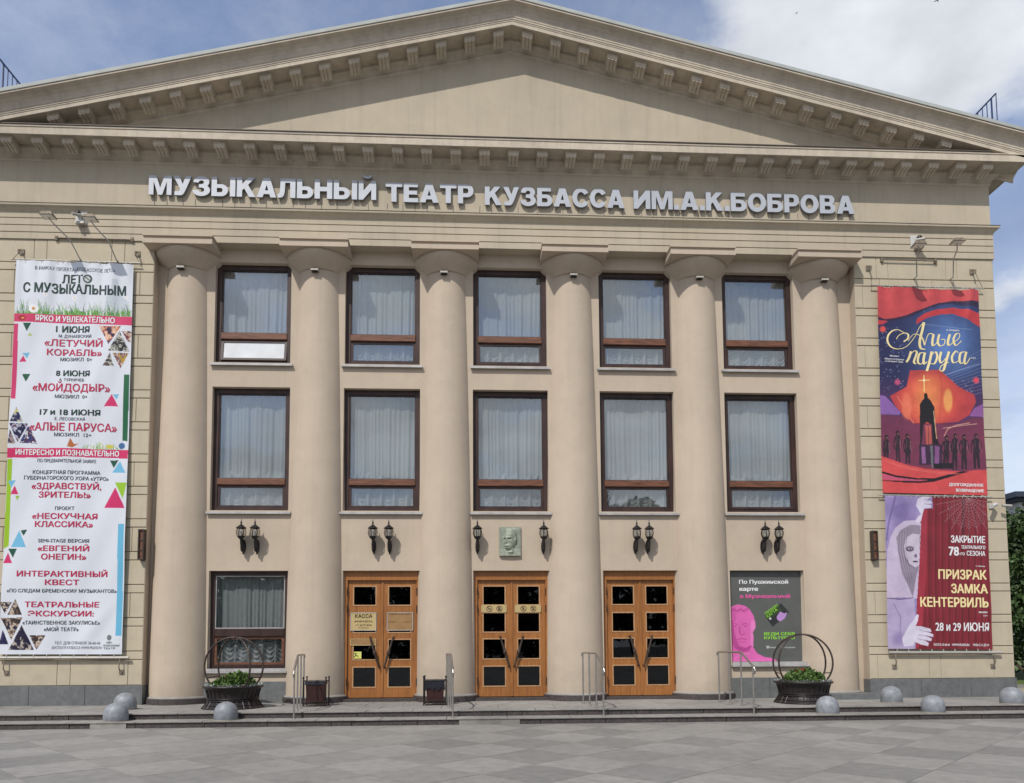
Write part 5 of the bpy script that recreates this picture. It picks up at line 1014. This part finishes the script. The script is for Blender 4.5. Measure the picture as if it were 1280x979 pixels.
# door plates
def plate(name, label, x0, x1, z0, z1, m, lines, frame=None, y=.10):
    t = thing(name, label, 'sign', ((x0 + x1) / 2, y + .04, z0)); w = (x1 - x0) / 2; hh = z1 - z0
    q = MB(); q.box(-w, w, -.008, 0, 0, hh); q.build('plate', M[m], t)
    if frame:
        q = MB(); b = .014; q.box(-w, w, -.014, -.0082, 0, b); q.box(-w, w, -.014, -.0082, hh - b, hh); q.box(-w, -w + b, -.014, -.0082, b, hh - b); q.box(w - b, w, -.014, -.0082, b, hh - b); q.build('frame', M[frame], t)
    for s_, a, b, c, d, bo in lines:
        X_, Z_, f_ = fit_text(s_, -w + 2 * w * a, -w + 2 * w * b, hh * c, hh * d, bo, 1.0, 'Н'); q = MB(); q.v = [(x, -.0105, z) for x, z in zip(X_, Z_)]; q.f = f_; q.mi = [0] * len(f_); q.build('lettering', M['ink'], t)
    return t
YD = .10 - .0
plate('door_plate', 'brass КАССА plate with opening hours on the left door', -3.0 + .02 - .72, -2.98 - .13, 1.54, 1.96, 'brass', [('КАССА', .18, .84, .70, .90, .02), ('ВРЕМЯ РАБОТЫ', .16, .84, .46, .55, .01), ('с 11 до 19 часов', .2, .82, .26, .36, .01), ('без перерыва', .3, .7, .13, .19, 0)], 'sill')
plate('door_plate', 'dull bronze framed plate on the right leaf of the left door', -2.98 + .11, -2.98 + .71, 1.54, 1.96, 'brass_dull', [('ПРИОБРЕТАЙТЕ БИЛЕТЫ НА САЙТЕ', .08, .92, .86, .92, 0), ('МУЗТЕАТР', .08, .36, .44, .50, 0), ('КУЗБАССА', .64, .92, .44, .50, 0)], 'sill')
plate('door_plate', 'thin blank bronze strip across the left door glass', -2.98 - .72, -2.98 - .13, 1.20, 1.355, 'brass_dull', [], 'brass')
t = plate('access_sticker', 'small yellow accessibility sticker on the left door glass', -2.98 - .69, -2.98 - .47, .90, 1.06, 'yellow', [], None, .125)
q = MB(); q.tube([(-.03, -.012, .13), (-.02, -.012, .08), (.02, -.012, .07), (.04, -.012, .03)], .007, 5); q.tube([(-.02, -.012, .08), (-.05, -.012, .04)], .007, 5); q.tube([(-.05, -.012, .12), (.0, -.012, .12)], .006, 5); q.build('pictogram', M['ink'], t)
for i, (xa, xb_, lb, kinds) in enumerate(((-.70, -.11, 'left brass strip with two round prohibition signs on the middle door', 'ab'), (.08, .69, 'right brass strip with two round prohibition signs on the middle door', 'cd'))):
    t = plate('prohibition_plate', lb, xa, xb_, 1.945, 2.125, 'brass', [], None, .092); w = (xb_ - xa) / 2; q = MB()
    for k in (-1, 1):
        cxp = k * .115 + .01; R_ = .062
        q.tube([(cxp + R_ * math.cos(a * PI / 10), -.012, .09 + R_ * math.sin(a * PI / 10)) for a in range(21)], .006, 5, cap=False)
        q.tube([(cxp - R_ * .7, -.012, .09 + R_ * .7), (cxp + R_ * .7, -.012, .09 - R_ * .7)], .006, 5)
        if (i, k) == (0, -1): q.tube([(cxp - .035, -.011, .085), (cxp + .035, -.011, .085)], .008, 5)
        if (i, k) == (0, 1): q.tube([(cxp - .03, -.011, .06), (cxp + .0, -.011, .09), (cxp + .005, -.011, .125)], .014, 6); q.tube([(cxp, -.011, .08), (cxp + .035, -.011, .06)], .010, 6)
        if (i, k) == (1, -1): q.tube([(cxp - .02, -.011, .06), (cxp + .01, -.011, .12)], .010, 6)
        if (i, k) == (1, 1): q.tube([(cxp - .035, -.011, .11), (cxp + .035, -.011, .11)], .007, 5); q.tube([(cxp - .03, -.011, .065), (cxp + .02, -.011, .075)], .010, 5)
    q.build('pictogram', M['ink'], t)
    q = MB()
    for sx in (-1, 1):
        for z in (.02, .16): q.lathe([(0, 0), (.006, 0), (.006, .004), (0, .004)], 6, (sx * (w - .02), -.011, z))
    q.build('screw', M['ink'], t)

# ------------------------------------------------------------------ bollards
bo = thing('bollard', '', 'bollard', group='grey dome bollards along the steps')
q = MB(); q.lathe([(.208, 0), (.218, .015), (.216, .13), (.210, .18), (.195, .225), (.170, .266), (.137, .299), (.095, .323), (.045, .338), (0, .342)], 32); q.build('dome', M['bollard'], bo, smooth=50)
q = MB(); q.lathe([(.222, 0), (.222, .012), (.2, .013)], 32); q.build('base', M['mortar'], bo)
for i, (x, y, z, lb) in enumerate(((-7.60, -2.61, ZS, 'grey dome bollard on the lower step at the far left, nearest the white banner'), (-5.57, -2.60, ZS, 'grey dome bollard on the lower step in front of the left planter'), (6.11, -2.60, ZS, 'grey dome bollard on the lower step in front of the right planter'),
                                   (8.26, -2.60, ZS, 'grey dome bollard on the lower step below the dark red banner'), (-7.98, -1.42, ZP, 'grey dome bollard up on the platform behind the far left one'), (8.05, -1.50, ZP, 'grey dome bollard on the platform right of the rightmost column'), (10.25, -2.12, ZP, 'grey dome bollard at the right corner of the platform'))):
    o = bo if i == 0 else copy_tree(bo); o.location = (x, y, z); o['label'] = lb; o.rotation_euler[2] = i * 1.1

# ------------------------------------------------------------------ handrails
def rail(x0, lb):
    t = thing('handrail', lb, 'handrail', (x0, -2.6, ZS), group='steel handrails on the steps')
    dx = -.11; P = lambda y, z: (dx * (y + 2.6) - (0 if y < -2.5 else .0), y + 2.6, z - ZS)
    q = MB()
    q.tube([P(-2.64, .74), P(-2.70, .67), P(-2.66, .61), P(-2.6, .62)], .018, 8); q.tube([P(-1.0, .95), P(-1.02, 1.0), P(-1.08, 1.02), P(-1.6, 1.02), P(-2.08, 1.02), P(-2.16, 1.0), P(-2.64, .74)], .021, 10); q.build('top_rail', M['steel'], t, smooth=60)
    for y, zt_, zb_ in ((-2.6, .76, ZS), (-2.1, 1.01, ZP), (-1.58, 1.01, ZP), (-1.06, 1.01, ZP)):
        q = MB(); q.tube([P(y, zb_), P(y, zt_)], .017, 10); q.lathe([(.04, 0), (.04, .012), (.02, .02)], 12, P(y, zb_)); q.build('post', M['steel'], t, smooth=50)
    return t
r0 = rail(-4.30, 'steel handrail left of the left door, beside a litter bin')
for x, lb in ((-1.28, 'steel handrail between the left and middle doors'), (1.65, 'steel handrail between the middle and right doors'), (4.63, 'steel handrail right of the right door')):
    o = copy_tree(r0); o.location = (x, -2.6, ZS); o['label'] = lb

# ------------------------------------------------------------------ litter bins
def bin_(x, y, bag, lb):
    t = thing('litter_bin', lb, 'bin', (x, y, ZP)); q = MB()
    q.add([(-.17, -.13, .10), (.17, -.13, .10), (.17, .13, .10), (-.17, .13, .10), (-.19, -.16, .50), (.19, -.16, .50), (.19, .16, .50), (-.19, .16, .50)], [(0, 3, 2, 1), (0, 1, 5, 4), (1, 2, 6, 5), (2, 3, 7, 6), (3, 0, 4, 7)]); q.build('bucket', M['binbrown'], t)
    q = MB()
    for sx in (-1, 1):
        for sy in (-1, 1): q.tube([(sx * .235, sy * .17, .0), (sx * .235, sy * .17, .59)], .014, 7); q.lathe([(0, 0), (.022, .01), (.022, .03), (0, .04)], 8, (sx * .235, sy * .17, .585))
        q.tube([(sx * .235, -.17, .53), (sx * .235, .17, .53)], .01, 6); q.tube([(sx * .235, 0, .52), (sx * .19, 0, .50)], .012, 6)
        q.tube([(sx * .235, -.17, .06), (sx * .235, .17, .06)], .01, 6)
    for sy in (-1, 1): q.tube([(-.235, sy * .17, .06), (.235, sy * .17, .06)], .012, 6); q.tube([(-.235, sy * .17, .525), (.235, sy * .17, .525)], .012, 6)
    q.build('frame', M['iron'], t, smooth=60)
    q = MB(); q.box(-.225, .225, -.16, .16, .04, .055); q.build('tray', M['binbrown'], t)
    q = MB(); zt_ = .50; n = 28; top = []; low = []
    for k in range(n):
        a = 2 * PI * k / n; c, s_ = math.cos(a), math.sin(a); m_ = max(abs(c) / .205, abs(s_) / .175); x_, y_ = c / m_, s_ / m_
        top.append((x_ * .96, y_ * .96, zt_ + .03 + .008 * math.sin(k * 3.1))); low.append((x_ * 1.01, y_ * 1.02, zt_ - (.16 if bag else .04) - (.05 if bag else .01) * math.sin(k * 2.3)))
    q.add(top + low, [(k, k + n, (k + 1) % n + n, (k + 1) % n) for k in range(n)] + [tuple(range(n))]); q.build('bin_bag', M['binbag'], t, smooth=60); return t
bin_(-4.22, -1.0, False, 'dark brown litter bin left of the left door'); bin_(-1.70, -1.0, True, 'dark brown litter bin with a black bag right of the left door')

# ------------------------------------------------------------------ planters
def leafclump(q, n, rx, ry, z0, h_, size, rr):
    for _ in range(n):
        a = rr.uniform(0, 2 * PI); r = math.sqrt(rr.random()); x, y = rx * r * math.cos(a), ry * r * math.sin(a); z = z0 + h_ * (1 - r * r) ** .6 * (.45 + .65 * rr.random()) + .03 * math.sin(7 * x + 3 * y)
        d = Vector((rr.gauss(0, 1), rr.gauss(0, 1), rr.uniform(.1, 1.3))).normalized(); s_ = size * rr.uniform(.6, 1.3); u = d.cross(Vector((rr.gauss(0, 1), rr.gauss(0, 1), rr.gauss(0, 1)))).normalized(); p = Vector((x, y, z))
        q.add([p - u * s_ * .1, p + d * s_ * .5 + u * s_ * .35, p + d * s_, p + d * s_ * .5 - u * s_ * .35], [(0, 1, 2, 3)])
def planter(x, y, rz, seed, lb):
    rr = random.Random(seed); t = thing('flower_planter', lb, 'planter', (x, y, ZP), rz, 'basket planters by the entrance')
    q = MB(); q.lathe([(.60, 0), (.60, .02), (.55, .07), (.50, .14), (.485, .17), (.50, .19), (.495, .22), (.51, .30), (.535, .38), (.57, .42), (.58, .45), (.55, .455), (.52, .40), (.0, .39)], 40, capb=False, capt=False); q.build('bowl', M['soot'], t, smooth=40)
    q = MB()
    for k in range(28):
        a = 2 * PI * k / 28; c, s_ = math.cos(a), math.sin(a); q.tube([((r + .006) * c, (r + .006) * s_, z) for r, z in ((.60, .01), (.55, .07), (.50, .15))], .010, 5)
        q.tube([((r + .004) * c, (r + .004) * s_, z) for r, z in ((.495, .21), (.515, .31), (.54, .39))], .008, 5)
    for r, z, th in ((.61, .012, .012), (.505, .165, .016), (.51, .205, .012), (.585, .44, .022), (.56, .075, .008)):
        q.tube([(r * math.cos(2 * PI * k / 40), r * math.sin(2 * PI * k / 40), z) for k in range(41)], th, 6, cap=False)
    q.build('metal_cage', M['iron'], t, smooth=60)
    for ang in (.0, -.72):
        q = MB(); R_ = .60; n = 48; c, s_ = math.cos(ang), math.sin(ang); zc = .86
        q.tube([(R_ * math.cos(-.85 + (PI + 1.7) * k / n) * c, R_ * math.cos(-.85 + (PI + 1.7) * k / n) * s_, zc + R_ * math.sin(-.85 + (PI + 1.7) * k / n)) for k in range(n + 1)], .020, 7); q.build('hoop', M['bronze'], t, smooth=60)
    for sx in (-1, 1):
        q = MB()
        for z in (.62,):
            rr_ = math.sqrt(.60 ** 2 - (z - .86) ** 2) * sx; q.tube([(rr_ * 1.0, 0, z), (rr_ * math.cos(-.72), rr_ * math.sin(-.72), z + .02)], .011, 6)
        q.build('strut', M['bronze'], t)
    q = MB(); q.lathe([(0, .43), (.52, .41), (.53, .40)], 24, capb=False, capt=False); q.build('soil', M['soil'], t)
    q = MB(); leafclump(q, 1500, .42, .42, .43, .24, .085, rr); o = q.build('foliage', M['leaf'], t); o['kind'] = 'stuff'
    q = MB()
    for _ in range(900):
        a = rr.uniform(0, 2 * PI); r = rr.uniform(.40, .56); p = Vector((r * math.cos(a), r * math.sin(a), .43 + rr.uniform(0, .05))); d = Vector((math.cos(a) * .8 + rr.gauss(0, .4), math.sin(a) * .8 + rr.gauss(0, .4), rr.uniform(-.2, .8))).normalized(); u = d.cross(Vector((0, 0, 1))).normalized(); s_ = .05
        q.add([p, p + d * s_ * .5 + u * s_ * .3, p + d * s_, p + d * s_ * .5 - u * s_ * .3], [(0, 1, 2, 3)])
    o = q.build('silver_edging_foliage', M['silverleaf'], t); o['kind'] = 'stuff'
    q = MB()
    for _ in range(6):
        p = Vector((rr.uniform(-.16, .12), rr.uniform(-.2, .1), .66 + rr.uniform(-.03, .05)))
        for _k in range(16):
            d = Vector((rr.gauss(0, 1), rr.gauss(0, 1), rr.gauss(.4, 1))).normalized(); u = d.orthogonal().normalized(); q.add([p, p + d * .03 + u * .016, p + d * .05, p + d * .03 - u * .016], [(0, 1, 2, 3)])
    o = q.build('red_flowers', M['redleaf'], t); o['kind'] = 'stuff'
    return t
planter(-5.87, -1.25, 0, 1, 'dark metal basket planter with hoops below the curtained window'); planter(6.20, -1.35, .25, 2, 'dark metal basket planter with hoops below the pink bust poster')

# ------------------------------------------------------------------ roof rails and birds
def roof_rail(x, y0, n, ztop, lb):
    t = thing('roof_railing', lb, 'railing', (x, y0, 13.2)); q = MB()
    q.tube([(0, 0, ztop - 13.2), (0, n * .17, ztop - 13.2)], .02, 6); q.build('rail', M['bluerail'], t); q = MB(); q.tube([(0, 0, .45), (0, n * .17, .45)], .016, 6); q.build('rail', M['bluerail'], t)
    for k in range(n + 1):
        q = MB(); q.tube([(0, k * .17, 0), (0, k * .17, ztop - 13.2)], .022 if k % 5 == 1 else .012, 6); q.build('bar', M['bluerail'], t)
    q = MB(); q.tube([(0, .02, .5), (-math.copysign(.35, x), .02, -.02)], .012, 6); q.build('brace', M['bluerail'], t)
roof_rail(12.5, .3, 14, 15.2, 'blue steel railing on the right edge of the roof'); roof_rail(-11.92, -.1, 14, 14.93, 'blue steel railing on the left edge of the roof')
for i, (x, y, z, s_, lb) in enumerate(((27.66, 43, 56.5, .16, 'small dark bird flying before the white cloud'), (40.55, 43, 58.2, .3, 'dark bird at the top edge of the sky'))):
    t = thing('bird', lb, 'bird', (x, y, z), .6); q = MB(); q.tube([(-.5 * s_, 0, 0), (-.2 * s_, 0, .02), (.2 * s_, 0, .03), (.5 * s_, 0, .02), (.62 * s_, 0, 0)], [.01, .08 * s_, .1 * s_, .06 * s_, .01], 8); q.build('body', M['bird'], t, smooth=60)
    for sg in (-1, 1): q = MB(); q.add([(.15 * s_, 0, .05), (-.2 * s_, 0, .05), (-.3 * s_, sg * .55 * s_, .3 * s_), (.1 * s_, sg * .5 * s_, .28 * s_), (-.35 * s_, sg * 1.0 * s_, .12 * s_)], [(0, 1, 2, 3), (3, 2, 4)]); q.build('wing', M['bird'], t)

# ------------------------------------------------------------------ trees and far building
def tree(x, y, hgt, rad, seed, lb, nleaf=5000, leaf=.22, low=.12, name='broadleaf_tree', group=None):
    rr = random.Random(seed); t = thing(name, lb, 'tree', (x, y, ZG - .05), group=group); q = MB(); th = hgt * .5
    q.tube([(0, 0, 0), (.06, .02, th * .4), (-.05, .04, th * .8), (.04, 0, th * 1.5)], [hgt * .028, hgt * .021, hgt * .016, hgt * .006], 8)
    cl = []
    for k in range(11):
        a = k * 2.4 + rr.uniform(-.4, .4); z = hgt * (low + .12 + (.78 - low) * (k / 10)); rr_ = rad * (1.0 - .55 * (k / 10)) * rr.uniform(.5, .85)
        c = Vector((rr_ * math.cos(a), rr_ * math.sin(a), z)); cl.append((c, rad * rr.uniform(.36, .56))); zb_ = max(.2, z - hgt * .2)
        q.tube([(0, 0, zb_), (c.x * .5, c.y * .5, (z + zb_) / 2 + .1), tuple(c)], [hgt * .010, hgt * .007, hgt * .003], 6)
    cl.append((Vector((0, 0, hgt * .86)), rad * .5)); q.build('trunk', M['bark'], t, smooth=60)
    pos = np.empty((nleaf * 4, 3)); k = 0
    r2 = np.random.default_rng(seed); ci = r2.integers(0, len(cl), nleaf)
    C = np.array([tuple(c) for c, r in cl])[ci]; R = np.array([r for c, r in cl])[ci]
    d = r2.normal(size=(nleaf, 3)); d /= np.linalg.norm(d, axis=1)[:, None]; P = C + d * (R * r2.uniform(.45, 1.05, nleaf))[:, None] * np.array([1, 1, .8]); P[:, 2] = np.maximum(P[:, 2], .15)
    a = r2.normal(size=(nleaf, 3)); a[:, 2] -= .4; a /= np.linalg.norm(a, axis=1)[:, None]; b = np.cross(a, r2.normal(size=(nleaf, 3))); b /= np.linalg.norm(b, axis=1)[:, None]
    s_ = (leaf * r2.uniform(.6, 1.3, nleaf))[:, None]
    V4 = np.stack([P - a * s_ * .5, P + b * s_ * .32, P + a * s_ * .5, P - b * s_ * .32], 1).reshape(-1, 3); q = MB(); q.v = V4.tolist(); q.f = [(4 * i, 4 * i + 1, 4 * i + 2, 4 * i + 3) for i in range(nleaf)]; q.mi = [0] * nleaf
    o = q.build('crown', M['treeleaf'], t); return t
tree(19.0, 8.5, 6.3, 2.4, 21, 'dense green tree nearest the right corner of the theatre', 9000, .20, .04)
tree(22.6, 11.5, 6.9, 2.8, 22, 'dense green tree at the right edge of the picture', 8000, .22, .04)
tree(20.9, 15.0, 6.6, 2.6, 23, 'green tree behind the two nearest trees', 6000, .24, .04)
tree(26.5, 13.5, 7.4, 3.0, 24, 'green tree just beyond the right edge', 5000, .26, .06)
# across the square, seen only mirrored in the glass
for i, (x, y, hh, rr_, lb) in enumerate(((11.5, -62, 20, 5.0, 'tallest tree across the square, mirrored in the fourth bay window'), (17.5, -64, 18.5, 4.6, 'tall tree beside the tallest one across the square'), (-6, -60, 8.5, 5.2, 'low tree across the square opposite the left door'), (-15, -61, 8, 5, 'low tree across the square opposite the curtained window'), (2, -60, 8.5, 5.2, 'low tree across the square opposite the middle door'), (-24, -61, 9, 5.4, 'low tree across the square opposite the white banner'), (26, -61, 9, 5.4, 'low tree across the square opposite the red banner'), (34, -62, 9, 5.2, 'rightmost low tree across the square'), (-33, -62, 9.5, 5.5, 'leftmost low tree across the square'))):
    tree(x, y, hh, rr_, 60 + i, lb, 5200, .75, .06, group='trees across the square')
bd = thing('distant_building', 'pale distant building with a dark overhanging roof above the trees', 'building', (121, 120, ZG)); q = MB(); wall_openings(q, -16, 30, 0, 28.4, [(-14 + 3.2 * k, -12.6 + 3.2 * k, 25.6, 27.4) for k in range(13)] + [(-14 + 3.2 * k, -12.0 + 3.2 * k, 16.6, 18.4) for k in range(13)], 0, 12); q.build('wall', M['farwhite'], bd)
q = MB()
q.box(-18.5, 33, -2.5, 14, 29.0, 30.0); q.box(-17.5, 31.5, -1.5, 13, 28.45, 29.0); q.build('roof', M['farroof'], bd)
for k in range(13):
    for z0, z1, w_ in ((25.6, 27.4, 1.4), (16.6, 18.4, 2.0)): q = MB(); q.box(-14 + 3.2 * k, -14 + 3.2 * k + w_, .3, .4, z0, z1); q.build('window', M['doorglass'], bd)
